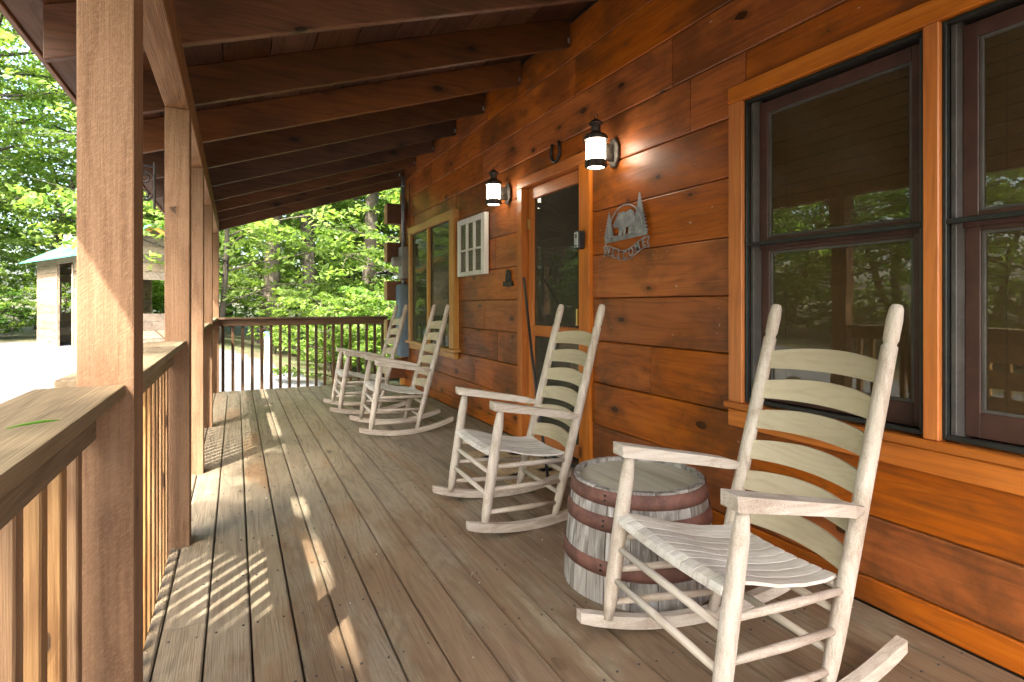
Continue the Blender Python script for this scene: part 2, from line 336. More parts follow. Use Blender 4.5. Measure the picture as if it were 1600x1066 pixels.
def lathe(c, prof, n=24, bm=None, cap=True):
    bm = bm or bmesh.new(); rings = []
    for r, z in prof:
        rings.append([bm.verts.new((c[0] + r * math.cos(2 * math.pi * k / n), c[1] + r * math.sin(2 * math.pi * k / n), c[2] + z)) for k in range(n)])
    for i in range(len(rings) - 1):
        for k in range(n): bm.faces.new((rings[i][k], rings[i][(k + 1) % n], rings[i + 1][(k + 1) % n], rings[i + 1][k]))
    if cap: bm.faces.new(rings[0][::-1]); bm.faces.new(rings[-1])
    return bm
def plate(poly, X, th, bm=None):
    """polygon of (y, z) points extruded along X"""
    bm = bm or bmesh.new()
    a = [bm.verts.new((X, y, z)) for y, z in poly]; b = [bm.verts.new((X + th, y, z)) for y, z in poly]
    bm.faces.new(a); bm.faces.new(b[::-1]); n = len(poly)
    for i in range(n): bm.faces.new((a[i], b[i], b[(i + 1) % n], a[(i + 1) % n]))
    return bm
def copy_tree(o, parent=None):
    c = o.copy(); COL.objects.link(c); c.parent = parent
    for ch in list(o.children): copy_tree(ch, c)
    return c
def smooth01(t): t = max(0.0, min(1.0, t)); return t * t * (3 - 2 * t)

# ------------------------------------------------------------------ ground
XW = 2.178                                                    # face of the house wall
def gz(x, y):
    z = -0.42 + 0.62 * smooth01((y - 5) / 10) * smooth01((3 - x) / 4.5)
    z += 0.05 * math.sin(x * 0.6 + 1) * math.sin(y * 0.45)
    r = math.hypot(x, y)
    z += 2.0 * smooth01((r - 26) / 70) 
    return z
def grid(name, xs, ys, mat, dz=0.0, keep=None):
    bm = bmesh.new(); vs = {}
    def V(i, j):
        if (i, j) not in vs: vs[i, j] = bm.verts.new((xs[i], ys[j], gz(xs[i], ys[j]) + dz))
        return vs[i, j]
    for i in range(len(xs) - 1):
        for j in range(len(ys) - 1):
            if keep and not keep((xs[i] + xs[i + 1]) / 2, (ys[j] + ys[j + 1]) / 2): continue
            bm.faces.new((V(i, j), V(i + 1, j), V(i + 1, j + 1), V(i, j + 1)))
    o = mk(name, bm, mat, None, 0, True, origin=(0, 0, 0)); return tag(o, kind='structure')
fine = [-14 + 0.5 * i for i in range(57)]
xs = [-160, -110, -75, -50, -36, -26, -19] + fine + [17, 21, 27, 36, 50, 75, 110, 160]
ysf = [-8 + 0.5 * i for i in range(69)]
ys = [-140, -90, -60, -40, -27, -18, -12] + ysf + [30, 36, 44, 56, 75, 110, 160]
g = grid('ground', xs, ys, M['floor']); g['label'] = 'brown and green forest floor under the trees'; 
def on_drive(x, y):
    wob = 0.5 * math.sin(x * 1.3) + 0.4 * math.sin(y * 0.9 + 2)
    if y < 7: return -7.5 + wob < x < -0.32
    if y < 9.5: return -8 + wob < x < 2.4 + 0.3 * wob
    return (x + 3.5) ** 2 / 36 + (y - 11) ** 2 / 64 < 1.0 + 0.08 * wob and x < 1.6 - (y - 10.7) * 0.44 + 0.25 * wob
dr = grid('gravel_drive', [-14 + 0.25 * i for i in range(113)], [-10 + 0.25 * i for i in range(126)], M['gravel'], 0.012, on_drive)
dr['label'] = 'pale sunlit gravel drive beside the porch'

# ------------------------------------------------------------------ porch deck
Y0, YE = -1.25, 8.37
deck = mk('porch_deck', box(-0.277, XW - 0.005, Y0 + 0.02, YE - 0.01, -0.30, -0.045), M['sheath']); tag(deck, 'weathered plank porch deck', None, kind='structure')
edges = [-0.281, -0.2355] + [-0.2355 + 0.1422 * k for k in range(1, 18)]
edges = [e for e in edges if e < XW - 0.03] + [XW - 0.002]
for i in range(len(edges) - 1):
    a, b = edges[i] + 0.0035, edges[i + 1] - 0.0035
    joints = {3: [5.6], 6: [4.15], 9: [3.6], 12: [2.75], 14: [6.1], 1: [2.32]}.get(i, [])
    cuts = [Y0] + joints + [YE]
    for j in range(len(cuts) - 1):
        y0, y1 = cuts[j] + (0.0015 if j else 0), cuts[j + 1] - (0.0015 if j < len(cuts) - 2 else 0)
        dz = random.uniform(-0.0015, 0.0015)
        bm = box(a, b, y0, y1 + random.uniform(-0.006, 0.006) * (j == len(cuts) - 2), -0.04 + dz, dz)
        bmesh.ops.bevel(bm, geom=[e for e in bm.edges if abs((e.verts[0].co - e.verts[1].co).y) > 1], offset=0.004, segments=2, affect='EDGES')
        mk('deck_board', bm, M['deck'], deck)

bm = bmesh.new()
for i in range(1, len(edges) - 1):
    for k in range(22):
        for xx in (edges[i] + 0.028, edges[i + 1] - 0.028):
            yy = 0.62 + 0.405 * k - 0.405 * 3 + random.uniform(-0.012, 0.012)
            if Y0 + 0.05 < yy < YE - 0.05: lathe((xx + random.uniform(-0.006, 0.006), yy, 0.0), [(0.0042, -0.004), (0.0042, 0.0018), (0.001, 0.0022)], 7, bm)
tag(mk('screw_heads', bm, plain('dull_screw', (0.07, 0.065, 0.06), 0.5, 0.6), deck), kind='stuff')
# ------------------------------------------------------------------ house
cabin = empty('log_cabin', (XW, 3.0, 0), 'orange stained log cabin with plank wall, windows and screen door', 'cabin')
YW0, YW1 = -1.4, 7.96
OPEN = [(0.30, 1.92, 0.66, 2.12), (3.33, 4.205, 0.03, 2.125), (5.84, 7.46, 0.65, 2.11)]
seams = [0.0, 0.106, 0.343, 0.624, 0.907, 1.193, 1.482, 1.776, 2.066, 2.357, 2.637, 2.92, 3.19]
# wall core behind the boards, cut round the openings
wc = bmesh.new()
ycuts = sorted({YW0, YW1, *[o[0] for o in OPEN], *[o[1] for o in OPEN]})
for i in range(len(ycuts) - 1):
    ya, yb = ycuts[i], ycuts[i + 1]
    ops = [o for o in OPEN if o[0] <= ya and yb <= o[1]]
    if ops:
        o = ops[0]; box(XW + 0.06, XW + 0.16, ya, yb, -0.4, o[2], wc); box(XW + 0.06, XW + 0.16, ya, yb, o[3], 3.3, wc)
    else: box(XW + 0.06, XW + 0.16, ya, yb, -0.4, 3.3, wc)
wall = mk('front_wall', wc, M['interior'], cabin)
def course(z0, z1, idx):
    rects = [(YW0, YW1, z0, z1)]
    for (a, b, c, d) in OPEN:
        out = []
        for (p, q, r, t) in rects:
            if q <= a or p >= b or t <= c + 0.005 or r >= d - 0.005: out.append((p, q, r, t)); continue
            out += [(p, a, r, t), (b, q, r, t)]
            if r < c - 0.012: out.append((a, b, r, c))
            if t > d + 0.012: out.append((a, b, d, t))
        rects = [x for x in out if x[1] - x[0] > 0.01]
    return rects
jr = random.Random(3)
JOINTS = {9: [2.42, 5.1], 10: [3.42, 6.7], 8: [2.28, -0.4], 7: [5.05], 3: [4.75, 2.6], 2: [5.3], 5: [-0.6], 11: [1.2, 5.0], 4: [5.05], 6: [4.8]}
for i in range(len(seams) - 1):
    z0, z1 = seams[i], seams[i + 1]
    for s in course(z0, z1, i):
        a, b = s[0], s[1]; q0, q1 = (s[2], s[3]) if len(s) == 4 else (z0, z1)
        cs = [a] + sorted(j for j in JOINTS.get(i, []) if a + 0.15 < j < b - 0.15) + [b]
        for k in range(len(cs) - 1):
            px = jr.uniform(-0.004, 0.003)
            bm = box(XW + px, XW + 0.058, cs[k] + 0.001, cs[k + 1] - 0.001, q0 + 0.0018, q1 - 0.0018)
            ed = [e for e in bm.edges if max(v.co.x for v in e.verts) < XW + 0.03]
            bmesh.ops.bevel(bm, geom=ed, offset=0.008, segments=2, affect='EDGES', profile=0.5)
            mk('wall_board', bm, M['wall'], wall)
# rest of the house: ends, rear, ceiling
bx('end_wall', M['log'], cabin, XW + 0.06, 8.2, YW1 - 0.14, YW1 + 0.06, -0.45, 3.3, 0.0)
bx('end_wall', M['log'], cabin, XW + 0.06, 8.2, YW0 - 0.12, YW0, -0.45, 3.3, 0.0)
bx('rear_wall', M['log'], cabin, 8.2, 8.35, YW0 - 0.12, YW1 + 0.06, -0.45, 3.3, 0.0)
bx('ceiling', M['interior'], cabin, XW + 0.17, 8.19, YW0 + 0.01, YW1 - 0.15, 2.6, 2.65, 0.0)
bx('room_floor', M['interior'], cabin, XW + 0.17, 8.19, YW0 + 0.01, YW1 - 0.15, -0.2, 0.0, 0.0)
# passing log ends at the far corner
for k, z in enumerate((0.10, 0.655, 1.205, 1.755, 2.305)):
    lg = bx('corner_log', M['log'], cabin, XW - 0.25, XW + 0.08, YW1 - 0.015, YW1 + 0.16, z, z + 0.28, 0.006)
    bx('cut_end', M['logend'], lg, XW - 0.256, XW - 0.2503, YW1 - 0.008, YW1 + 0.153, z + 0.007, z + 0.273, 0.0)
bx('corner_post', M['pine_z'], cabin, XW - 0.06, XW + 0.055, YW1 + 0.002, YW1 + 0.045, -0.2, 2.75, 0.003)

TX = XW - 0.03                                                # face of the trims
def slats(parent, y0, y1, z0, z1, X, pitch=0.052):
    n = int((z1 - z0) / pitch)
    for i in range(n):
        z = z0 + i * pitch
        bm = bmesh.new(); v = [bm.verts.new(p) for p in ((X, y0, z), (X, y1, z), (X + 0.012, y1, z + pitch * 0.98), (X + 0.012, y0, z + pitch * 0.98))]
        u = [bm.verts.new(p.co + Vector((0.003, 0, 0))) for p in v]
        bm.faces.new(v); bm.faces.new(u[::-1])
        for k in range(4): bm.faces.new((v[k], u[k], u[(k + 1) % 4], v[(k + 1) % 4]))
        mk('blind_slat', bm, M['blind'], parent)
def sash_window(ya, yb, name_label):
    """double-hung window seen from outside: black screen frame, brown sashes set back, grey glazing edges"""
    z0, z1, zm = 0.69, 2.115, 1.432
    wn = bx('window', M['black'], cabin, XW - 0.012, XW + 0.012, yb - 0.014, yb, z0, z1, 0.002); wn['label'] = name_label
    bx('screen_frame', M['black'], wn, XW - 0.012, XW + 0.012, ya, ya + 0.014, z0, z1, 0.002)
    bx('screen_frame', M['black'], wn, XW - 0.0125, XW + 0.0125, ya + 0.014, yb - 0.014, z1 - 0.016, z1 - 0.0005, 0.002)
    bx('screen_frame', M['black'], wn, XW - 0.0125, XW + 0.0125, ya + 0.014, yb - 0.014, z0 + 0.0005, z0 + 0.018, 0.002)
    bx('meeting_bar', M['black'], wn, XW - 0.0128, XW + 0.0128, ya + 0.014, yb - 0.014, zm - 0.009, zm + 0.009, 0.002)
    for jy0, jy1 in ((yb - 0.032, yb - 0.0145), (ya + 0.0145, ya + 0.032)):
        bx('jamb_track', M['greytrim'], wn, XW + 0.013, XW + 0.11, jy0, jy1, z0, z1, 0.002)
    for (sa, sb, X, up) in ((zm - 0.02, z1 - 0.016, XW + 0.045, 1), (z0 + 0.012, zm + 0.018, XW + 0.072 - 0.05, 0)):
        X = XW + 0.05 if up else XW + 0.062
        fw = 0.045
        for (p, q, r, t) in ((yb - 0.033 - fw, yb - 0.033, sa, sb), (ya + 0.033, ya + 0.033 + fw, sa, sb)):
            bx('sash_stile', M['sash'], wn, X, X + 0.03, p, q, r, t, 0.002)
        lowh = 0.05 if up else 0.085
        bx('sash_rail', M['sash'], wn, X - 0.0005, X + 0.0295, ya + 0.033 + fw, yb - 0.033 - fw, sb - 0.052, sb - 0.0005, 0.002)
        bx('sash_rail', M['sash'], wn, X - 0.0005, X + 0.0295, ya + 0.033 + fw, yb - 0.033 - fw, sa + 0.0005, sa + lowh, 0.002)
        g0, g1, h0, h1 = ya + 0.033 + fw, yb - 0.033 - fw, sa + lowh, sb - 0.052
        e = 0.011
        for (p, q, r, t) in ((g1 - e, g1, h0, h1), (g0, g0 + e, h0, h1), (g0 + e, g1 - e, h1 - e, h1), (g0 + e, g1 - e, h0, h0 + e)):
            bx('glazing_edge', M['greytrim'], wn, X + 0.006, X + 0.024, p, q, r, t, 0.001)
        bx('pane', M['glass'], wn, X + 0.014, X + 0.018, g0 + e - 0.003, g1 - e + 0.003, h0 + e - 0.003, h1 - e + 0.003, 0.0)
    slats(wn, ya + 0.05, yb - 0.05, z0 + 0.03, z1 - 0.02, XW + 0.115)
    for yy in (ya + 0.12, yb - 0.13):
        mk('blind_cord', tube([(XW + 0.11, yy, z0 + 0.05), (XW + 0.11, yy, z1 - 0.03)], 0.0015, 5), M['greytrim'], wn)
    return wn
sash_window(1.136, 1.916, 'double-hung window with black screen frame beside the wall plank')
sash_window(0.304, 1.084, 'double-hung window with black screen frame at the outer side of the pair')
trimset = lambda n, mat, *a: bx(n, mat, cabin, *a)
trimset('window_trim', M['trim_z'], TX, XW + 0.02, 1.9165, 1.999, 0.683, 2.118, 0.004)
trimset('window_trim', M['trim_z'], TX, XW + 0.02, 0.222, 0.3035, 0.683, 2.118, 0.004)
trimset('window_trim', M['trim_z'], TX, XW + 0.02, 1.0845, 1.1355, 0.683, 2.118, 0.004)
trimset('window_trim', M['trim_y'], TX - 0.002, XW + 0.02, 0.222, 2.001, 2.1185, 2.20, 0.004)
trimset('window_sill', M['trim_y'], TX - 0.014, XW + 0.05, 0.205, 2.018, 0.65, 0.682, 0.005)
trimset('window_trim', M['trim_y'], TX - 0.001, XW + 0.0, 0.222, 1.999, 0.565, 0.6475, 0.004)

# far twin window with insect screens
wn = bx('window', M['pine_z'], cabin, TX - 0.03, XW + 0.02, 6.66, 6.72, 0.662, 2.09, 0.003); wn['label'] = 'twin window with green-tinted insect screens and honey pine trim'
for (a, b) in ((5.9, 6.655), (6.725, 7.44)):
    bx('screen_frame', M['black'], wn, XW - 0.03, XW - 0.018, a, b, 2.075, 2.0895, 0.001)
    bx('screen_frame', M['black'], wn, XW - 0.03, XW - 0.018, a, a + 0.014, 0.664, 2.0745, 0.001)
    bx('screen_frame', M['black'], wn, XW - 0.03, XW - 0.018, b - 0.014, b, 0.664, 2.0745, 0.001)
    bx('insect_screen', M['screen'], wn, XW - 0.026, XW - 0.024, a + 0.015, b - 0.015, 0.665, 2.074, 0.0)
    bx('pane', M['glass'], wn, XW + 0.05, XW + 0.054, a + 0.01, b - 0.01, 0.67, 2.08, 0.0)
    bx('sash_rail', M['sash'], wn, XW + 0.035, XW + 0.065, a + 0.01, b - 0.01, 1.36, 1.41, 0.002)
    slats(wn, a + 0.03, b - 0.03, 0.68, 2.07, XW + 0.10, 0.1)
for (a, b) in ((5.76, 5.8995), (7.4405, 7.545)):
    trimset('window_trim', M['pine_z'], TX - 0.035, XW + 0.02, a, b, 0.662, 2.09, 0.004)
trimset('window_trim', M['pine_y'], TX - 0.038, XW + 0.02, 5.76, 7.545, 2.0905, 2.19, 0.004)
trimset('window_sill', M['pine_y'], TX - 0.06, XW + 0.02, 5.72, 7.6, 0.63, 0.6615, 0.004)
trimset('window_trim', M['pine_y'], TX - 0.02, XW - 0.001, 5.76, 7.545, 0.555, 0.629, 0.004)

# door
trimset('door_casing', M['trim_z'], TX, XW + 0.10, 4.2055, 4.287, 0.004, 2.125, 0.004)
trimset('door_casing', M['trim_z'], TX, XW + 0.10, 3.2, 3.3295, 0.004, 2.125, 0.004)
trimset('door_casing', M['trim_y'], TX - 0.002, XW + 0.10, 3.2, 4.287, 2.1255, 2.205, 0.004)
trimset('threshold', M['black'], TX - 0.02, XW + 0.12, 3.33, 4.205, 0.002, 0.03, 0.004)
DX = XW + 0.03
door = bx('screen_door', M['trim_z'], cabin, DX, DX + 0.034, 4.115, 4.195, 0.04, 2.12, 0.004)
bx('door_stile', M['trim_z'], door, DX, DX + 0.034, 3.338, 3.42, 0.04, 2.12, 0.004)
bx('door_rail', M['trim_y'], door, DX - 0.001, DX + 0.033, 3.4205, 4.1145, 2.025, 2.119, 0.004)
bx('door_rail', M['trim_y'], door, DX - 0.001, DX + 0.033, 3.4205, 4.1145, 0.893, 0.98, 0.004)
bx('door_rail', M['trim_y'], door, DX - 0.001, DX + 0.033, 3.4205, 4.1145, 0.041, 0.13, 0.004)
bx('pane', M['doorglass'], door, DX + 0.02, DX + 0.024, 3.421, 4.114, 0.981, 2.024, 0.0)
bx('pane', M['doorglass'], door, DX + 0.02, DX + 0.024, 3.421, 4.114, 0.131, 0.892, 0.0)
bx('pane_bar', M['greytrim'], door, DX + 0.05, DX + 0.056, 3.421, 4.114, 1.655, 1.664, 0.0)
for z in (1.78, 0.3): bx('hinge', M['brass'], door, DX - 0.012, DX + 0.001, 4.17, 4.204, z, z + 0.085, 0.002)
bx('handle', M['brass'], door, DX - 0.03, DX, 3.40, 3.415, 1.0, 1.12, 0.004)
idr = bx('inner_door', M['indoor'], cabin, XW + 0.115, XW + 0.15, 3.33, 4.2, 0.03, 2.12, 0.003)
bx('inner_pane', M['mirror'], idr, XW + 0.111, XW + 0.1148, 3.48, 4.06, 1.0, 1.98, 0.0)

# ------------------------------------------------------------------ porch roof, posts
SL = 0.332
def rz(x): return 2.231 + SL * (x + 0.198)                   # underside of the rafters
roof = empty('porch_roof', (-0.27, 3.0, 0), 'lean-to porch roof on rough cedar posts with dark exposed rafters', 'porch roof')
postY = [-1.19, 1.46, 3.09, 4.365, 5.985, 8.27]
for y in postY:
    mk('post', box(-0.300, -0.198, y, y + 0.135, -0.35, 2.0785), M['post'], roof, 0.004, False, 2)
RE = 8.42
mk('beam', box(-0.299, -0.199, Y0, 3.16, 2.079, 2.2315), M['beam'], roof, 0.004)
mk('beam', box(-0.299, -0.199, 3.1615, 8.40, 2.079, 2.2315), M['beam'], roof, 0.004)
k = -5
while True:
    y = 2.70 + 0.785 * k; k += 1
    if y > 8.3: break
    bm = sheared(-0.657, XW - 0.002, y, y + 0.04, rz(0), rz(0) + 0.211, SL, 0)
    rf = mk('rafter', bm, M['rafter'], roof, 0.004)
    bx('hanger', M['steel'], rf, XW - 0.022, XW - 0.004, y - 0.0025, y - 0.0005, rz(XW) + 0.02, rz(XW) + 0.06, 0.0)
mk('barge_rafter', sheared(-0.70, XW + 0.5, RE, RE + 0.04, rz(0) - 0.10, rz(0) + 0.211, SL, 0), M['rafter'], roof, 0.004)
mk('barge_rafter', sheared(-0.70, XW + 0.5, Y0 - 0.04, Y0, rz(0) - 0.10, rz(0) + 0.211, SL, 0), M['rafter'], roof, 0.004)
x = -0.765; i = 0
while x < 2.5:
    wd = 0.235
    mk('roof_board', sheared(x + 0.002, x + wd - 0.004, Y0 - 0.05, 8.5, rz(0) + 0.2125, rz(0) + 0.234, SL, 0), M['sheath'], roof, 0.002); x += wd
mk('fascia', sheared(-0.79, -0.7665, Y0 - 0.06, 8.51, rz(0) + 0.20, rz(0) + 0.25, 0, 0).__class__ and box(-0.79, -0.7665, Y0 - 0.06, 8.51, rz(-0.777) + 0.203, rz(-0.777) + 0.262), M['fascia'], roof, 0.003)
mk('roof_panel', sheared(-0.788, 5.4, Y0 - 0.1, 8.56, rz(0) + 0.24, rz(0) + 0.265, SL, 0), M['metalroof'], roof, 0.0)
mk('roof_panel', sheared(5.4, 9.0, YW0 - 0.4, 8.56, rz(5.4) + 0.24, rz(5.4) + 0.265, -SL, 5.4), M['metalroof'], roof, 0.0)
mk('gable_end', plate([(0, 0)] * 0 or [(YW1 - 0.02, 3.28), (YW1 + 0.05, 3.28), (YW1 + 0.05, 3.31), (YW1 - 0.02, 3.31)], XW + 0.1, 5.9), M['log'], roof)

# ------------------------------------------------------------------ railings
def side_rail(y0, y1, label):
    t = empty('porch_railing', (-0.29, (y0 + y1) / 2, 0), label, 'railing')
    mk('top_rail', box(-0.37, -0.213, y0, y1, 0.952, 0.978), M['cap'], t, 0.004, False, 2)
    mk('rail', box(-0.303, -0.265, y0, y1, 0.864, 0.9515), M['cap'], t, 0.003)
    n = max(1, round((y1 - y0) / 0.117)); st = (y1 - y0) / n
    base = None
    for i in range(n):
        yc = y0 + st * (i + 0.5)
        if base is None:
            base = mk('baluster', box(-0.318, -0.280, yc - 0.019, yc + 0.019, -0.14, 0.8635), M['bal'], t, 0.003)
        else:
            b = base.copy(); COL.objects.link(b); b.parent = t; b.location = base.location + Vector((random.uniform(-0.001, 0.001), st * i, random.uniform(-0.004, 0)))
            b.rotation_euler = (random.uniform(-0.004, 0.004), 0, math.pi * (i % 2))
    return t
side_rail(-1.054, 1.4595, 'grey-capped porch railing section with a green blade lying on it')
side_rail(1.6005, 3.0895, 'short grey-capped porch railing section before the gap with no railing')
side_rail(4.5055, 5.9845, 'porch railing section just after the gap with no railing')
side_rail(6.1255, 8.2695, 'porch railing section that meets the end railing at the corner post')
t = empty('end_railing', (0.9, 8.36, 0), 'dark brown end railing of the porch running to the log corner', 'railing')
mk('top_rail', box(-0.1975, XW - 0.16, 8.275, 8.415, 0.952, 0.978), M['capx'], t, 0.004)
mk('rail', box(-0.1975, XW - 0.16, 8.335, 8.373, 0.864, 0.9515), M['capx'], t, 0.003)
base = None; i = 0; x = -0.17
while x < XW - 0.2:
    if base is None: base = mk('baluster', box(x, x + 0.036, 8.374, 8.412, -0.14, 0.951), M['balx'], t, 0.003)
    else:
        b = base.copy(); COL.objects.link(b); b.parent = t; b.location = base.location + Vector((0.1175 * i, 0, random.uniform(-0.004, 0)))
        b.rotation_euler = (0, random.uniform(-0.004, 0.004), math.pi * (i % 2))
    i += 1; x = -0.17 + 0.1175 * i
bl = mk('grass_blade', tube([(-0.281, 0.993, 0.981), (-0.266, 1.006, 0.9825), (-0.248, 1.022, 0.9825), (-0.232, 1.035, 0.9805)], [0.0006, 0.0018, 0.0022, 0.0006], 6), M['blade'], None)
tag(bl, 'fresh green grass blade lying on the rail cap', 'grass blade')

# ------------------------------------------------------------------ rocking chairs (local: +x is the chair's front, z up)
def make_chair():
    t = empty('rocking_chair', (0, 0, 0))
    def leg(name, pts, rad, mat, par=t, n=12): return mk(name, tube(pts, rad, n), mat, par, 0, True)
    def rk(u): return 0.0225 + (u + 0.02) ** 2 / 2.6
    def rv(u): return 0.246 + (u + 0.133) * 0.098           # rockers draw together towards the back
    fl = lambda z: 0.287 - (z - 0.06) * 0.155               # forward lean of the front leg
    bp = lambda z: -0.128 - (z - 0.05) * 0.268              # backward lean of the back post
    hw = lambda z: 0.236 - 0.004 * z
    for s in (1, -1):
        # rocker
        bm = bmesh.new(); rings = []
        for i in range(19):
            u = 0.385 - i * (0.385 + 0.47) / 18
            hgt = 0.021 if 0 < i < 18 else 0.018
            v = s * rv(u); rings.append([bm.verts.new((u, v + dv, rk(u) + dz)) for dv, dz in ((-0.017, -hgt), (0.017, -hgt), (0.017, hgt), (-0.017, hgt))])
        for i in range(18):
            for q in range(4): bm.faces.new((rings[i][q], rings[i][(q + 1) % 4], rings[i + 1][(q + 1) % 4], rings[i + 1][q]))
        bm.faces.new(rings[0][::-1]); bm.faces.new(rings[-1])
        long = [e for e in bm.edges if len(e.link_faces) == 2 and e.calc_face_angle(0) > 1.0]
        bmesh.ops.bevel(bm, geom=long, offset=0.006, segments=2, affect='EDGES')
        mk('rocker', bm, M['chx'], t)
        # front leg
        zs = [rk(0.287) + 0.01, 0.13, 0.2, 0.36, 0.55, 0.60, 0.63]
        leg('leg', [(fl(z), s * 0.272, z) for z in zs], [0.016, 0.023, 0.0255, 0.026, 0.0245, 0.019, 0.014], M['chz'])
        # back post with turned finial
        zs = [rk(-0.128) + 0.01, 0.12, 0.2, 0.5, 0.9, 1.022, 1.027, 1.033, 1.042, 1.10, 1.135, 1.147, 1.15]
        rr = [0.016, 0.022, 0.0245, 0.0245, 0.0235, 0.0225, 0.018, 0.018, 0.0215, 0.0225, 0.0195, 0.014, 0.004]
        leg('back_post', [(bp(z), s * hw(z), z) for z in zs], rr, M['chz'], n=14)
        # arm: flat bar, narrowing to a tenon at the back post
        st = [(0.247, 0.272, 0.0, 0.031, 0.019), (0.243, 0.272, 0.0, 0.034, 0.021), (0.1, 0.268, 0.0, 0.031, 0.019), (-0.1, 0.26, 0.0, 0.028, 0.018), (-0.19, 0.254, -0.002, 0.026, 0.018), (-0.235, 0.247, -0.003, 0.017, 0.013), (-0.272, 0.238, 0.0, 0.013, 0.011)]
        bm = bmesh.new(); rings = []
        for u, v, dz, ww, hh in st:
            z = 0.648 - (0.245 - u) * 0.185 + dz
            rings.append([bm.verts.new((u, s * v + a * ww, z + b * hh)) for a, b in ((-1, -1), (1, -1), (1, 1), (-1, 1))])
        for i in range(len(st) - 1):
            for q in range(4): bm.faces.new((rings[i][q], rings[i][(q + 1) % 4], rings[i + 1][(q + 1) % 4], rings[i + 1][q]))
        bm.faces.new(rings[0][::-1]); bm.faces.new(rings[-1])
        long = [e for e in bm.edges if len(e.link_faces) == 2 and e.calc_face_angle(0) > 0.9]
        bmesh.ops.bevel(bm, geom=long, offset=0.006, segments=2, affect='EDGES')
        mk('arm', bm, M['chx'], t)
        for z in (0.345, 0.235, 0.125):
            zb = z - 0.02
            leg('rung', [(fl(z), s * 0.272, z), ((fl(z) + bp(zb)) / 2, s * 0.257, (z + zb) / 2), (bp(zb), s * hw(zb), zb)], [0.0105, 0.0135, 0.0105], M['chx'], n=10)
    for z in (0.31, 0.205):
        leg('rung', [(fl(z), -0.272, z), (fl(z), 0, z), (fl(z), 0.272, z)], [0.0105, 0.0135, 0.0105], M['chy'], n=10)
    for z in (0.26, 0.15):
        leg('rung', [(bp(z), -hw(z), z), (bp(z), 0, z), (bp(z), hw(z), z)], [0.0105, 0.0135, 0.0105], M['chy'], n=10)
    leg('seat_rail', [(fl(0.40) - 0.005, -0.272, 0.395), (fl(0.40) - 0.005, 0.272, 0.395)], 0.014, M['chx'], n=10)
    leg('seat_rail', [(bp(0.33), -0.236, 0.325), (bp(0.33), 0.236, 0.325)], 0.014, M['chx'], n=10)
    # seat: bent slats running from front to back
    ns = 9; us = [0.262, 0.255, 0.225, 0.15, 0.05, -0.06, -0.15, -0.2]
    zz = [0.405, 0.418, 0.425, 0.408, 0.378, 0.356, 0.348, 0.352]
    for i in range(ns):
        bm = bmesh.new(); rings = []
        f0, f1 = -1 + 2 * i / ns, -1 + 2 * (i + 1) / ns
        for u, z in zip(us, zz):
            hwid = 0.262 + (u - 0.26) * 0.11
            a, b = f0 * hwid + 0.0009, f1 * hwid - 0.0009
            dip = lambda f: 0.010 * f * f - 0.004
            rings.append([bm.verts.new(p) for p in ((u, a, z - 0.009 + dip(f0)), (u, b, z - 0.009 + dip(f1)), (u, b - 0.002, z + dip(f1)), (u, (a + b) / 2, z + 0.0012 + dip((f0 + f1) / 2)), (u, a + 0.002, z + dip(f0)))])
        for j in range(len(us) - 1):
            for q in range(5): bm.faces.new((rings[j][q], rings[j][(q + 1) % 5], rings[j + 1][(q + 1) % 5], rings[j + 1][q]))
        bm.faces.new(rings[0][::-1]); bm.faces.new(rings[-1])
        mk('seat_slat', bm, M['chseat'], t)
    # back: six bowed slats with arched top edges
    for i in range(6):
        zc = 0.945 - i * 0.109
        bm = bmesh.new(); rings = []
        for j in range(13):
            f = -1 + j / 6; hwid = hw(zc) - 0.012
            y = f * hwid; bow = -0.035 * (1 - f * f)
            top = 0.030 + 0.020 * (1 - f * f); lo = -0.034 + 0.008 * (1 - f * f)
            for_z = lambda z: bp(zc + z) + bow
            rings.append([bm.verts.new(p) for p in ((for_z(lo) - 0.0045, y, zc + lo), (for_z(lo) + 0.0045, y, zc + lo), (for_z(top) + 0.0045, y, zc + top), (for_z(top) - 0.0045, y, zc + top))])
        for j in range(12):
            for q in range(4): bm.faces.new((rings[j][q], rings[j][(q + 1) % 4], rings[j + 1][(q + 1) % 4], rings[j + 1][q]))
        bm.faces.new(rings[0][::-1]); bm.faces.new(rings[-1])
        mk('back_slat', bm, M['chslat'], t)
    return t
proto = make_chair()
CHAIRS = [(1.405, 1.295, -5.9, 'worn white ladder-back rocking chair in front of the double window, right beside the barrel'),
          (1.395, 2.81, -2.3, 'worn white ladder-back rocking chair standing by the screen door and the doormat'),
          (1.337, 5.139, -2.6, 'worn white ladder-back rocking chair just before the far twin window with screens'),
          (1.254, 6.257, -1.5, 'worn white ladder-back rocking chair standing nearest the end railing')]
for i, (x, y, a, lab) in enumerate(CHAIRS):
    o = proto if i == 0 else copy_tree(proto)
    o.location = (x, y, 0.001); o.rotation_euler = (0, 0, R(180 + a))
    tag(o, lab, 'rocking chair', 'rocking chairs along the wall')

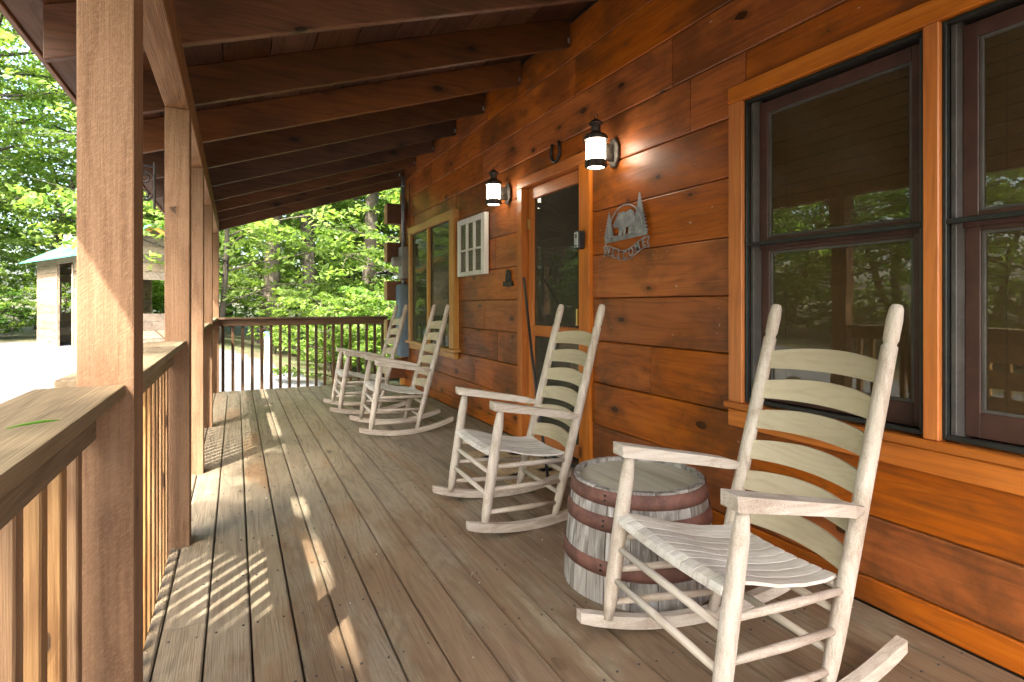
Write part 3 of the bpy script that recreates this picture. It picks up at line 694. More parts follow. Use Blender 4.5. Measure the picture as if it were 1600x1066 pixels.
# ------------------------------------------------------------------ barrel
bc = Vector((1.545, 1.93, 0.002))
ba = empty('half_barrel', bc, 'grey weathered half barrel table with three rusty hoops', 'barrel')
def br(z): return 0.318 - 0.012 * (z / 0.43) - 0.034 * (z / 0.43) ** 2.2
ns = 22; arr = [random.uniform(0.8, 1.25) for _ in range(ns)]; tot = sum(arr); a0 = 0
for i in range(ns):
    a1 = a0 + 2 * math.pi * arr[i] / tot; bm = bmesh.new(); rings = []
    jit = random.uniform(-0.003, 0.003); gp = 0.006; top = 0.43 + random.uniform(-0.004, 0.003)
    for z in (0.0, 0.1, 0.2, 0.3, 0.38, top):
        rr = br(z) + jit; ring = []
        for f in (0, 0.5, 1):
            a = a0 + gp + (a1 - a0 - 2 * gp) * f; ring.append(bm.verts.new((bc.x + rr * math.cos(a), bc.y + rr * math.sin(a), bc.z + z)))
        for f in (1, 0.5, 0):
            a = a0 + gp + (a1 - a0 - 2 * gp) * f; ring.append(bm.verts.new((bc.x + (rr - 0.024) * math.cos(a), bc.y + (rr - 0.024) * math.sin(a), bc.z + z)))
        rings.append(ring)
    for j in range(len(rings) - 1):
        for q in range(6): bm.faces.new((rings[j][q], rings[j][(q + 1) % 6], rings[j + 1][(q + 1) % 6], rings[j + 1][q]))
    bm.faces.new(rings[0][::-1]); bm.faces.new(rings[-1])
    mk('stave', bm, M['stave'], ba); a0 = a1
for z0, z1 in ((0.108, 0.165), (0.272, 0.330), (0.368, 0.422)):
    p = [(br(z0) + 0.0005, z0), (br(z0) + 0.0045, z0), (br((z0 + z1) / 2) + 0.005, (z0 + z1) / 2), (br(z1) + 0.0045, z1), (br(z1) + 0.0005, z1)]
    hp = mk('hoop', lathe(bc, p, 56, cap=False), M['hoop'], ba, 0, True)
    for q in (0.33, 0.67):
        zz = z0 + (z1 - z0) * q; an = R(205); rr = br(zz) + 0.005; mk('rivet', lathe((bc.x + rr * math.cos(an), bc.y + rr * math.sin(an), bc.z + zz - 0.005), [(0.001, 0), (0.006, 0.003), (0.006, 0.007), (0.001, 0.010)], 8), M['iron'], hp)
for i in range(4):                                            # head boards
    r = br(0.41) - 0.026; y0, y1 = -r + i * r / 2, -r + (i + 1) * r / 2; poly = []
    for j in range(9):
        y = y0 + 0.001 + (y1 - y0 - 0.002) * j / 8; poly.append((math.sqrt(max(1e-6, r * r - y * y)), y))
    poly = poly + [(-a, b) for a, b in poly[::-1]]
    bm = bmesh.new()
    up = [bm.verts.new((bc.x + b, bc.y + a, bc.z + 0.412)) for a, b in poly]; dn = [bm.verts.new((bc.x + b, bc.y + a, bc.z + 0.392)) for a, b in poly]
    bm.faces.new(up); bm.faces.new(dn[::-1]); nn = len(poly)
    for q in range(nn): bm.faces.new((up[q], dn[q], dn[(q + 1) % nn], up[(q + 1) % nn]))
    mk('head_board', bm, M['head'], ba)

# ------------------------------------------------------------------ lanterns
def lantern(y, zc, lab):
    cx = XW - 0.153; t = empty('wall_lantern', (XW, y, zc), lab, 'lantern', 'lit lanterns flanking the screen door')
    oc = [(y + 0.06 * math.cos(a) * (0.95), zc + 0.0 + 0.10 * math.sin(a)) for a in [R(22.5 + 45 * k) for k in range(8)]]
    mk('back_plate', plate(oc, XW - 0.026, 0.02), M['bronze'], t, 0.004)
    bx('arm', M['bronze'], t, cx + 0.05, XW - 0.0265, y - 0.014, y + 0.014, zc - 0.055, zc + 0.055, 0.004)
    c = (cx, y, zc)
    mk('glass_shade', lathe(c, [(0.056, -0.062), (0.060, -0.05), (0.060, 0.05), (0.054, 0.062)], 28), M['lampglass'], t, 0, True)
    mk('cap', lathe(c, [(0.055, 0.0625), (0.074, 0.064), (0.074, 0.085), (0.066, 0.096), (0.034, 0.112), (0.030, 0.12), (0.030, 0.16), (0.045, 0.164), (0.046, 0.170), (0.026, 0.188), (0.012, 0.196), (0.002, 0.198)], 28), M['bronze'], t, 0, False)
    mk('base_ring', lathe(c, [(0.058, -0.0625), (0.070, -0.064), (0.070, -0.10), (0.058, -0.11), (0.052, -0.108), (0.052, -0.0625)], 28, cap=False), M['bronze'], t)
    mk('base_lens', lathe(c, [(0.0515, -0.104), (0.0515, -0.1), (0.001, -0.1)], 24), M['lampdisc'], t)
    for k in range(4):
        a = R(45 + 90 * k); mk('guard_wire', tube([(cx + 0.0635 * math.cos(a), y + 0.0635 * math.sin(a), zc - 0.065), (cx + 0.0635 * math.cos(a), y + 0.0635 * math.sin(a), zc + 0.066)], 0.003, 6), M['bronze'], t)
    pts = [(cx, y + 0.017 * math.sin(a), zc + 0.213 - 0.017 * math.cos(a)) for a in [R(30 * k) for k in range(13)]]
    mk('hanging_ring', tube(pts, 0.0028, 6), M['bronze'], t)
lantern(2.94, 2.114, 'lit bronze carriage lantern between the screen door and the welcome sign')
lantern(4.50, 2.13, 'lit bronze carriage lantern between the screen door and the white frame')

# ------------------------------------------------------------------ welcome sign (u = to the viewer's right = -y)
sg = empty('welcome_sign', (XW - 0.02, 2.81, 1.6), 'grey metal bear and pine tree sign reading WELCOME', 'sign')
SX, SY, SZ = XW - 0.022, 2.815, 1.60
def P2(pts, k=1.0): return [(SY - u * k, SZ + v * k) for u, v in pts]
def sp(name, pts, dx=0.0, mat='signmetal', th=0.003): return mk(name, plate(P2(pts), SX + dx, th), M[mat], sg)
def pine(cx, z0, h_, w_, n=7):
    L = []; Rr = []
    for i in range(n):
        f = i / n; ww = w_ * (1 - f) * 0.5
        L += [(cx - ww, z0 + h_ * f + h_ * 0.015), (cx - ww * 0.55, z0 + h_ * (f + 0.08))]
        Rr += [(cx + ww, z0 + h_ * f + h_ * 0.015), (cx + ww * 0.55, z0 + h_ * (f + 0.08))]
    return [(cx + 0.01, z0 - 0.01)] + Rr + [(cx, z0 + h_)] + L[::-1] + [(cx - 0.01, z0 - 0.01)]
arc = [(0.0 + 0.165 * math.cos(a), 0.0 + 0.165 * math.sin(a)) for a in [R(-12 + 204 * k / 40) for k in range(41)]]
bm = bmesh.new(); tube([(SX, SY - u, SZ + v) for u, v in arc], 0.005, 6, bm); mk('ring', bm, M['signmetal'], sg, 0, True)
sp('ground_strip', [(-0.215, -0.055), (0.205, -0.04), (0.205, -0.012), (0.12, -0.018), (0.06, -0.012), (-0.02, -0.02), (-0.1, -0.016), (-0.16, -0.024), (-0.215, -0.02)], 0.001)
sp('pine_cutout', pine(-0.165, -0.02, 0.165, 0.12, 9), -0.003)
sp('pine_cutout', pine(0.14, -0.015, 0.235, 0.17, 11), -0.003)
bear = [(-0.118, 0.052), (-0.108, 0.034), (-0.082, 0.034), (-0.068, 0.03), (-0.058, 0.008), (-0.064, -0.018), (-0.03, -0.018), (-0.022, 0.012), (-0.012, -0.018), (0.006, -0.018), (0.008, 0.022), (0.038, 0.03), (0.036, -0.016), (0.066, -0.016), (0.066, 0.012), (0.078, -0.014), (0.1, -0.012),
        (0.098, 0.05), (0.1, 0.085), (0.085, 0.115), (0.05, 0.13), (0.01, 0.118), (-0.025, 0.128), (-0.05, 0.118), (-0.058, 0.128), (-0.07, 0.125), (-0.072, 0.108), (-0.09, 0.09), (-0.104, 0.072)]
sp('bear_cutout', bear, -0.004)
wave = lambda u: -0.108 - 0.026 * math.cos(u * 15.5) - 0.012 + 0.05 * u
for off in (0.030, -0.030):
    bm = bmesh.new(); tube([(SX, SY - u, SZ + wave(u) + off) for u in [-0.225 + 0.45 * k / 30 for k in range(31)]], 0.0035, 6, bm); mk('banner_edge', bm, M['signmetal'], sg, 0, True)
for s in (-1, 1):
    mk('banner_tail', tube([(SX, SY - s * 0.225, SZ + wave(s * 0.225) + 0.03), (SX, SY - s * 0.21, SZ + wave(s * 0.21)), (SX, SY - s * 0.225, SZ + wave(s * 0.225) - 0.03)], 0.0035, 6), M['signmetal'], sg)
    mk('link', tube([(SX, SY - s * 0.2, SZ - 0.05), (SX, SY - s * 0.2, SZ + wave(0.2 * s) + 0.03)], 0.002, 5), M['signmetal'], sg)
for i, ch in enumerate('WELCOME'):
    u = -0.18 + 0.06 * i
    cu = bpy.data.curves.new('txt', 'FONT'); cu.body = ch; cu.size = 0.072; cu.align_x = 'CENTER'; cu.align_y = 'CENTER'; cu.extrude = 0.0015; cu.offset = 0.0008
    tmp = bpy.data.objects.new('txt', cu); COL.objects.link(tmp)
    dg = bpy.context.evaluated_depsgraph_get(); me = bpy.data.meshes.new_from_object(tmp.evaluated_get(dg)); bpy.data.objects.remove(tmp)
    bm = bmesh.new(); bm.from_mesh(me); bpy.data.meshes.remove(me)
    sl = math.atan((wave(u + 0.01) - wave(u - 0.01)) / 0.02)
    T = Matrix(((0, 0, -1, SX - 0.003), (-1, 0, 0, SY - u), (0, 1, 0, SZ + wave(u)), (0, 0, 0, 1))) @ Matrix.Rotation(sl, 4, 'Z') @ Matrix.Diagonal((0.85, 1, 1, 1))
    bm.transform(T); mk('letter', bm, M['signmetal'], sg)
mk('hook', tube([(XW - 0.002, SY - 0.02, SZ + 0.19), (SX, SY - 0.02, SZ + 0.195), (SX, SY - 0.02, SZ + 0.165)], 0.003, 6), M['iron'], sg)

# horseshoe
pts = [(XW - 0.012, 3.677 + 0.062 * math.cos(a), 2.29 + 0.062 * math.sin(a)) for a in [R(180 + 180 * k / 14) for k in range(15)]]
pts = [(XW - 0.012, 3.677 - 0.05, 2.37), (XW - 0.012, 3.677 - 0.062, 2.32)] + pts + [(XW - 0.012, 3.677 + 0.062, 2.32), (XW - 0.012, 3.677 + 0.05, 2.37)]
tag(mk('horseshoe', tube(pts, 0.012, 8), M['iron'], None, 0, True), 'dark iron horseshoe nailed above the screen door', 'horseshoe')

# white window-frame decoration
wf = empty('decorative_window_frame', (XW, 5.3, 1.74), 'chipped white six-pane wooden frame hung on the wall', 'wall frame')
wy0, wy1, wz0, wz1 = 4.935, 5.665, 1.442, 2.035; fx0, fx1 = XW - 0.055, XW - 0.008
for (a, b, c, d) in ((wy0, wy0 + 0.085, wz0, wz1), (wy1 - 0.06, wy1, wz0, wz1)): bx('stile', M['white'], wf, fx0, fx1, a, b, c, d, 0.003)
for (c, d) in ((wz0, wz0 + 0.045), (wz1 - 0.055, wz1)): bx('rail', M['white'], wf, fx0 + 0.0005, fx1, wy0 + 0.0855, wy1 - 0.0605, c, d, 0.003)
iy0, iy1 = wy0 + 0.0855, wy1 - 0.0605; sw = (iy1 - iy0) / 3
for k in (1, 2): bx('muntin', M['white'], wf, fx0 + 0.004, fx1, iy0 + sw * k - 0.02, iy0 + sw * k + 0.02, wz0 + 0.0455, wz1 - 0.0555, 0.002)
bx('muntin', M['white'], wf, fx0 + 0.0045, fx1, iy0, iy1, 1.70, 1.718, 0.002)
for k in range(3):
    for (c, d) in ((wz0 + 0.046, 1.6995), (1.7185, wz1 - 0.056)):
        bx('pane', M['mirror'], wf, fx0 + 0.022, fx0 + 0.026, iy0 + sw * k + 0.0205 * (k > 0), iy0 + sw * (k + 1) - 0.0205 * (k < 2), c, d, 0.0)

# small bear plaque
pq = empty('bear_plaque', (XW, 4.5, 1.38), 'small dark iron bear plaque with a lettered base', 'plaque')
b2 = [(-0.05, 0.0), (-0.05, 0.04), (-0.035, 0.075), (-0.03, 0.1), (0.0, 0.105), (0.035, 0.098), (0.052, 0.07), (0.055, 0.0), (0.03, 0.0), (0.025, 0.035), (0.01, 0.0), (-0.012, 0.0), (-0.018, 0.03), (-0.03, 0.0)]
mk('bear', plate([(4.5 - u, 1.355 + v) for u, v in b2], XW - 0.016, 0.01), M['iron'], pq)
bx('base', M['iron'], pq, XW - 0.02, XW - 0.004, 4.41, 4.595, 1.312, 1.356, 0.003)
for k in range(5): bx('relief', M['bronze'], pq, XW - 0.0225, XW - 0.0202, 4.43 + 0.031 * k, 4.45 + 0.031 * k, 1.322, 1.346, 0.0)

# key lock box on the casing
kb = empty('key_lock_box', (TX, 3.265, 1.59), 'small key lock box with silver face on the door casing', 'lock box')
bx('body', M['lockbody'], kb, TX - 0.055, TX - 0.001, 3.24, 3.302, 1.53, 1.655, 0.008)
bx('face_plate', M['lockface'], kb, TX - 0.0595, TX - 0.0553, 3.247, 3.295, 1.54, 1.645, 0.002)
for k in range(2):
    for j in range(2): bx('button', M['lockbody'], kb, TX - 0.062, TX - 0.0597, 3.258 + 0.014 * j, 3.268 + 0.014 * j, 1.605 + 0.014 * k, 1.615 + 0.014 * k, 0.0)
bx('latch', M['lockbody'], kb, TX - 0.062, TX - 0.0597, 3.256, 3.286, 1.548, 1.556, 0.0)

# black stick leaning on the door
tag(mk('leaning_stick', tube([(TX - 0.016, 4.13, 1.37), (1.99, 3.72, 0.76), (1.83, 3.2, 0.012)], [0.011, 0.011, 0.010], 8), M['lockbody'], None, 0, True), 'black stick leaning against the screen door', 'stick')

# doormat
dm = empty('doormat', (1.85, 3.55, 0.004), 'tan jute doormat with dark leaf print before the screen door', 'doormat')
bx('mat', M['mat'], dm, 1.56, 2.05, 3.2, 4.05, 0.003, 0.014, 0.003)
for (u, v, a) in ((1.68, 3.35, 20), (1.8, 3.6, 100), (1.7, 3.85, 60), (1.92, 3.38, 150), (1.92, 3.85, 10)):
    bm = bmesh.new(); n = 15; vs = []
    for k in range(n * 2):
        rr = 0.085 if k % 2 == 0 else 0.04; an = R(a) + math.pi * k / n * (1 if k < 2 * n else 1)
        vs.append(bm.verts.new((u + rr * math.cos(an), v + rr * math.sin(an) * 0.8, 0.0145)))
    bm.faces.new(vs); bmesh.ops.extrude_face_region(bm, geom=bm.faces[:]); 
    mk('leaf_print', bm, M['matprint'], dm)

# electrical gear on the corner
eb = empty('breaker_box', (XW - 0.06, 7.8, 0.9), 'tall blue-grey electrical panel box on the wall corner', 'electrical box')
bx('box', M['bluebox'], eb, XW - 0.125, XW - 0.008, 7.70, 7.945, 0.42, 1.43, 0.006)
bx('cover', M['bluebox'], eb, XW - 0.135, XW - 0.1255, 7.715, 7.93, 0.45, 1.40, 0.003)
mb = empty('electric_meter', (XW - 0.06, 7.8, 1.7), 'grey electric meter box with round meter', 'meter')
bx('box', M['greybox'], mb, XW - 0.10, XW - 0.008, 7.72, 7.92, 1.52, 1.96, 0.006)
bm = lathe((0, 0, 0), [(0.075, 0), (0.078, 0.02), (0.07, 0.03), (0.066, 0.10), (0.055, 0.115), (0.001, 0.118)], 24)
bm.transform(Matrix.Translation((XW - 0.1003, 7.82, 1.75)) @ Matrix.Rotation(R(-90), 4, 'Y')); mk('meter', bm, M['greybox'], mb)
cd = empty('conduit_pipe', (XW - 0.06, 7.8, 2.4), 'grey metal conduit pipe running up the wall corner', 'pipe')
mk('pipe', tube([(XW - 0.055, 7.82, 1.962), (XW - 0.055, 7.82, 2.95)], 0.03, 14), M['pipe'], cd, 0, True)
for z in (2.12, 2.55, 2.8): mk('coupling', lathe((XW - 0.055, 7.82, z), [(0.031, 0), (0.035, 0.002), (0.035, 0.03), (0.031, 0.032)], 14, cap=False), M['pipe'], cd)
mk('lower_pipe', tube([(XW - 0.055, 7.82, 1.432), (XW - 0.055, 7.82, 1.518)], 0.026, 12), M['pipe'], cd, 0, True)
tag(mk('copper_cable', tube([(XW - 0.015, 7.66, 0.3), (XW - 0.015, 7.66, 1.6), (XW - 0.014, 7.665, 2.85)], 0.008, 7), M['copper'], None), 'thin brown cable running up beside the conduit', 'cable')

# scroll bracket and hook
def spiral(c, r0, turns, s, n=26, up=1):
    return [(c[0] + s * r0 * (1 - 0.8 * k / n) * math.cos(turns * 2 * math.pi * k / n), c[1], c[2] + up * r0 * (1 - 0.8 * k / n) * math.sin(turns * 2 * math.pi * k / n)) for k in range(n + 1)]
sb = empty('scroll_bracket', (-0.36, 3.13, 1.7), 'dark iron scroll bracket on the outside of a cedar post', 'bracket')
mk('upright', tube([(-0.344, 3.13, 1.60), (-0.344, 3.13, 1.82)], 0.006, 6), M['iron'], sb)
mk('arm', tube([(-0.342, 3.13, 1.80), (-0.45, 3.13, 1.805), (-0.58, 3.13, 1.78), (-0.60, 3.13, 1.75)], 0.006, 6), M['iron'], sb)
for (cx, cz, r_, s, u) in ((-0.385, 1.745, 0.036, 1, 1), (-0.385, 1.668, 0.032, 1, -1), (-0.455, 1.755, 0.03, -1, 1)):
    mk('scroll', tube(spiral((cx, 3.13, cz), r_, 1.7, s, up=u), 0.0048, 6), M['iron'], sb)
hk = empty('plant_hook', (-0.19, 8.3, 1.7), 'small dark iron plant hook on the corner post', 'hook')
mk('arm', tube([(-0.1975, 8.31, 1.71), (-0.15, 8.31, 1.72), (-0.10, 8.31, 1.715), (-0.085, 8.31, 1.69)], 0.007, 6), M['iron'], hk)
mk('scroll', tube(spiral((-0.13, 8.31, 1.70), 0.035, 1.4, -1), 0.006, 6), M['iron'], hk)
mk('drop', tube([(-0.098, 8.31, 1.76), (-0.098, 8.31, 1.60)], 0.006, 6), M['iron'], hk)

# ------------------------------------------------------------------ shed beyond the drive
c0 = Vector((-2.81, 14.85)); du = Vector((-0.464, 0.886)); dv = Vector((0.886, 0.464)); LD, LG = 3.7, 2.3
sh = empty('shed', (c0.x, c0.y, gz(c0.x, c0.y)), 'weathered plank shed with green metal roof and open doorway', 'shed')
sz0, sz1, szr = 0.16, 2.30, 2.94
def shp(a, b, z): p = c0 + du * a + dv * b; return (p.x, p.y, z)
def sbox(a0, a1, b0, b1, z0, z1, name='wall_board', mat=None, par=None, bev=0.004):
    bm = bmesh.new(); box(a0, a1, b0, b1, z0, z1, bm)
    bmesh.ops.bevel(bm, geom=list(bm.edges), offset=bev, segments=1, affect='EDGES')
    me_o = mk(name, bm, mat or M['shedw'], None, 0, origin=((a0 + a1) / 2, (b0 + b1) / 2, (z0 + z1) / 2))
    me_o.parent = par or sh
    p = c0 + du * ((a0 + a1) / 2) + dv * ((b0 + b1) / 2)
    base = c0; me_o.location = Vector((p.x - c0.x, p.y - c0.y, (z0 + z1) / 2 - gz(c0.x, c0.y)))
    me_o.rotation_euler = (0, 0, math.atan2(du.y, du.x)); me_o.scale = (1, -1, 1) if du.x * dv.y - du.y * dv.x < 0 else (1, 1, 1)
    return me_o
def split(a0, a1, ops, z0, z1):
    segs = [(a0, a1)]
    for (p, q, c, d) in ops:
        if z0 < d - 0.02 and z1 > c + 0.02:
            segs = [s for (x, y) in segs for s in ((x, min(y, p)), (max(x, q), y)) if s[1] - s[0] > 0.03]
    return segs
nb = 11; hb = (sz1 - sz0) / nb
for i in range(nb):
    z0, z1 = sz0 + hb * i + 0.003, sz0 + hb * (i + 1) - 0.003
    for (a, b) in split(0.02, LD, [(1.05, 2.05, 0.15, 2.02)], z0, z1): sbox(a, b, random.uniform(-0.004, 0.004), 0.03, z0, z1)
    for (a, b) in split(0.02, LD, [(0.9, 2.8, 0.9, 1.75)], z0, z1): sbox(a, b, LG - 0.03, LG + random.uniform(-0.004, 0.004), z0, z1)
    for (b, c) in split(0.035, LG - 0.035, [(0.5, 1.75, 1.0, 1.7)], z0, z1): sbox(-0.012 + random.uniform(-0.004, 0.004), 0.016, b, c, z0, z1)
    for (b, c) in split(0.035, LG - 0.035, [(0.5, 1.75, 1.0, 1.7)], z0, z1): sbox(LD - 0.03, LD, b, c, z0, z1)
for aa in (-0.01, LD - 0.03):
    for i in range(3):
        z0, z1 = sz1 + 0.2 * i + 0.003, sz1 + 0.2 * (i + 1) - 0.003; hwid = (LG / 2) * (1 - (z0 + 0.1 - sz1) / (szr - sz1))
        sbox(aa, aa + 0.026, LG / 2 - hwid, LG / 2 + hwid, z0, z1)
for b in (0.005, LG - 0.1): sbox(-0.03, -0.013, b, b + 0.09, sz0, sz1 - 0.01, 'corner_board')
for (a, b) in ((0.97, 1.049), (2.051, 2.13)): sbox(a, b, -0.03, -0.006, sz0, 2.05, 'door_frame')
sbox(1.06, 2.04, -0.02, 0.1, 0.02, 0.155, 'door_sill', M['greybox'])
for s in (0, 1):
    bm = bmesh.new(); e = 0.28; sl = (szr - sz1) / (LG / 2); pts = []
    for a in (-0.3, LD + 0.3):
        for (b, z) in ((-e, sz1 - e * sl), (LG / 2, szr)):
            bb = b if s == 0 else LG - b
            for dz in (0.03, 0.055): pts.append(bm.verts.new(shp(a, bb, z + dz)))
    for f in ((0, 1, 3, 2), (4, 6, 7, 5), (0, 4, 5, 1), (2, 3, 7, 6), (0, 2, 6, 4), (1, 5, 7, 3)): bm.faces.new([pts[i] for i in f])
    mk('roof_panel', bm, M['shedroof'], sh)
    bm = bmesh.new(); pts = []
    for a in (-0.28, -0.24):
        for (b, z) in ((-e, sz1 - e * sl), (LG / 2 - 0.002, szr)):
            bb = b if s == 0 else LG - b
            for dz in (-0.09, 0.029): pts.append(bm.verts.new(shp(a, bb, z + dz)))
    for f in ((0, 1, 3, 2), (4, 6, 7, 5), (0, 4, 5, 1), (2, 3, 7, 6), (0, 2, 6, 4), (1, 5, 7, 3)): bm.faces.new([pts[i] for i in f])
    mk('barge_board', bm, M['pine_y'], sh)

# marker post beyond the end railing, power cable
mx, my = 0.57, 12.0; z = gz(mx, my)
mp = empty('marker_post', (mx, my, z), 'white marker post with blue cap by the gravel drive', 'post')
bx('shaft', M['marker'], mp, mx - 0.07, mx + 0.07, my - 0.02, my + 0.02, z - 0.1, z + 0.70, 0.004); bx('cap', M['markerblue'], mp, mx - 0.075, mx + 0.075, my - 0.025, my + 0.025, z + 0.701, z + 0.80, 0.004)
mk_c = tube([(-16, 36.5, 10.2), (-9.5, 26.9, 7.4), (-5.4, 21, 6.15), (-1.57, 15.2, 5.1), (2.4, 8.6, 3.65)], 0.008, 5)
tag(mk('power_cable', mk_c, M['cable'], None), 'thin power cable strung from the woods to the cabin eave', 'cable')

# ------------------------------------------------------------------ trees
def leaf_mesh(name, cs, nrm_jit, size, mat, seed):
    rs = np.random.RandomState(seed); n = len(cs)
    az = rs.uniform(0, 2 * np.pi, n); tilt = rs.normal(0, nrm_jit, n); roll = rs.normal(0, nrm_jit, n); sz = size * rs.uniform(0.65, 1.3, n)
    d = np.stack([np.cos(az) * np.cos(tilt), np.sin(az) * np.cos(tilt), np.sin(tilt) - 0.15], 1)
    sd_ = np.stack([-np.sin(az) * np.cos(roll), np.cos(az) * np.cos(roll), np.sin(roll)], 1)
    up = np.cross(d, sd_)
    s3 = sz[:, None]
    a = cs - d * s3 * 0.5; b = cs + sd_ * s3 * 0.36 + up * s3 * 0.10; c = cs + d * s3 * 0.55; e = cs - sd_ * s3 * 0.36 + up * s3 * 0.10
    V = np.stack([a, b, c, e], 1).reshape(-1, 3).astype(np.float32)
    me = bpy.data.meshes.new(name); me.vertices.add(4 * n); me.vertices.foreach_set('co', V.ravel())
    me.loops.add(4 * n); me.loops.foreach_set('vertex_index', np.arange(4 * n, dtype=np.int32))
    me.polygons.add(n); me.polygons.foreach_set('loop_start', np.arange(0, 4 * n, 4, dtype=np.int32)); me.polygons.foreach_set('loop_total', np.full(n, 4, np.int32))
    me.update(); me.materials.append(mat); return me
def sprays(rs, centers, radii, per, flat=0.22):
    out = []
    for c, r in zip(centers, radii):
        k = int(per * rs.uniform(0.6, 1.4)); q = rs.normal(0, 1, (k, 3)); q /= np.linalg.norm(q, axis=1)[:, None] + 1e-6
        q *= (rs.uniform(0, 1, k) ** 0.45)[:, None] * r
        q[:, 2] *= flat
        t = rs.uniform(-0.35, 0.35, 2); q[:, 2] += q[:, 0] * t[0] + q[:, 1] * t[1] - 0.12 * (q[:, 0] ** 2 + q[:, 1] ** 2) / max(r, 0.1)
        out.append(q + c)
    return np.concatenate(out)
def make_tree(seed, hgt, lo, rad, nlimb, nspray, per, leaf, mat, trunk_r, lean=0.3):
    rs = np.random.RandomState(seed); bm = bmesh.new()
    pts = []; p = np.array([0., 0., -0.3]); dr_ = np.array([rs.normal(0, lean * 0.2), rs.normal(0, lean * 0.2), 1.0])
    for i in range(11):
        pts.append(p.copy()); dr_[:2] += rs.normal(0, lean * 0.12, 2); p = p + dr_ * (hgt * 0.92 + 0.3) / 10
    radii = [max(0.02, trunk_r * (1.35 if i == 0 else 1) * (1 - 0.9 * i / 10)) for i in range(11)]
    tube(pts, radii, 9, bm)
    def at(z):
        f = min(9.999, max(0, (z + 0.3) / (hgt * 0.92 + 0.3) * 10)); i = int(f); return pts[i] + (pts[i + 1] - pts[i]) * (f - i)
    cen = []; rr = []
    for i in range(nlimb):
        z = lo + (hgt * 0.9 - lo) * (i + rs.uniform(0, 1)) / nlimb; f = (z - lo) / (hgt - lo)
        L = rad * (0.55 + 0.75 * math.sin(math.pi * min(1, 0.18 + 0.8 * f)) ) * rs.uniform(0.6, 1.05)
        az = i * 2.4 + rs.normal(0, 0.4); b0 = at(z); lp = [b0]; up = rs.uniform(0.15, 0.6)
        for j in range(1, 6):
            az += rs.normal(0, 0.16); lp.append(lp[-1] + np.array([math.cos(az), math.sin(az), up * (1 - 0.15 * j) + rs.normal(0, 0.1)]) * L / 5)
        r0 = max(0.012, trunk_r * 0.33 * (1 - 0.6 * f)); tube(lp, [r0 * (1 - 0.17 * j) for j in range(6)], 5, bm)
        for q in range(nspray):
            s = rs.uniform(0.25, 1.0) * 5; k_ = min(4, int(s)); c = lp[k_] + (lp[k_ + 1] - lp[k_]) * (s - k_)
            off = rs.normal(0, 1, 3) * np.array([0.16, 0.16, 0.07]) * rad; tip = c + off
            if q % 2 == 0: tube([c, (c + tip) / 2 + np.array([0, 0, 0.05]), tip], [0.011, 0.008, 0.004], 3, bm, caps=False)
            cen.append(tip); rr.append(rs.uniform(0.10, 0.2) * rad)
    cs = sprays(rs, cen, rr, per)
    t = empty('tree', (0, 0, 0)); mk('trunk', bm, M['bark'], t, 0, True, origin=(0, 0, 0))
    o = bpy.data.objects.new('crown', leaf_mesh('crown', cs, 0.5, leaf, mat, seed + 1)); COL.objects.link(o); o.parent = t
    return t
T1 = make_tree(1, 15, 2.6, 4.2, 34, 12, 42, 0.15, M['leaf'], 0.24)
T2 = make_tree(2, 13, 2.0, 3.9, 32, 12, 42, 0.145, M['leaf'], 0.19, 0.5)
T3 = make_tree(3, 6.5, 0.7, 3.0, 20, 12, 46, 0.13, M['leaf2'], 0.08, 0.6)
T4 = make_tree(4, 18, 5.5, 3.6, 24, 10, 42, 0.155, M['leaf'], 0.26, 0.25)
S1 = make_tree(5, 1.8, 0.15, 1.15, 14, 8, 34, 0.085, M['leaf3'], 0.025, 0.6)
LAB = {'a': ('broad tall tree with leafy branches reaching low in the woods', 'tree', 'tall trees around the drive'),
       'u': ('slender understory tree with layered bright green leaves', 'tree', 'understory trees at the wood edge'),
       'h': ('tall straight tree with bare grey trunk and high crown', 'tree', 'tall straight trees in the woods'),
       's': ('low leafy green shrub at the edge of the woods', 'shrub', 'shrubs at the wood edge')}
used = set()
def plant(T, kind, x, y, s, rot, dz=0.0):
    if T.name in used: o = copy_tree(T)
    else: o = T; used.add(T.name)
    nm = {'a': 'tree', 'h': 'tree', 'u': 'understory_tree', 's': 'shrub'}[kind]
    o.name = nm; o.location = (x, y, gz(x, y) + dz); o.scale = (s, s, s); o.rotation_euler = (0, 0, rot)
    tag(o, *LAB[kind]); return o
tr = random.Random(11)
tall = [(-9.0, 22.5, T2), (-13, 20.0, T1), (-6.6, 26.5, T1), (-2.0, 25.0, T4), (0.6, 18.6, T4), (2.5, 19.9, T4), (4.1, 22.5, T4), (3.8, 18.2, T4), (5.8, 21.5, T1), (9.8, 20.8, T1), (12.5, 24, T2),
        (-16, 26, T4), (-22, 20, T2), (-10, 30, T4), (0, 30, T2), (5, 31, T1), (10, 31, T4), (-24, 29, T1), (-19, 13.5, T2), (-19.5, 5.5, T1), (-24, 9, T4), (-20, -1.5, T2), (-25, 1, T1), (-28, 14, T2),
        (-22, -8, T1), (-18, -15, T2), (16, 28, T1), (17, 21, T2), (-32, 6, T1), (-31, 20, T4), (20, 33, T2), (-11.8, 25.5, T4), (-7.6, 20.6, T4)]
for (x, y, T) in tall:
    plant(T, 'h' if T is T4 else 'a', x + tr.uniform(-0.3, 0.3), y + tr.uniform(-0.3, 0.3), tr.uniform(0.85, 1.2), tr.uniform(0, 6.28))
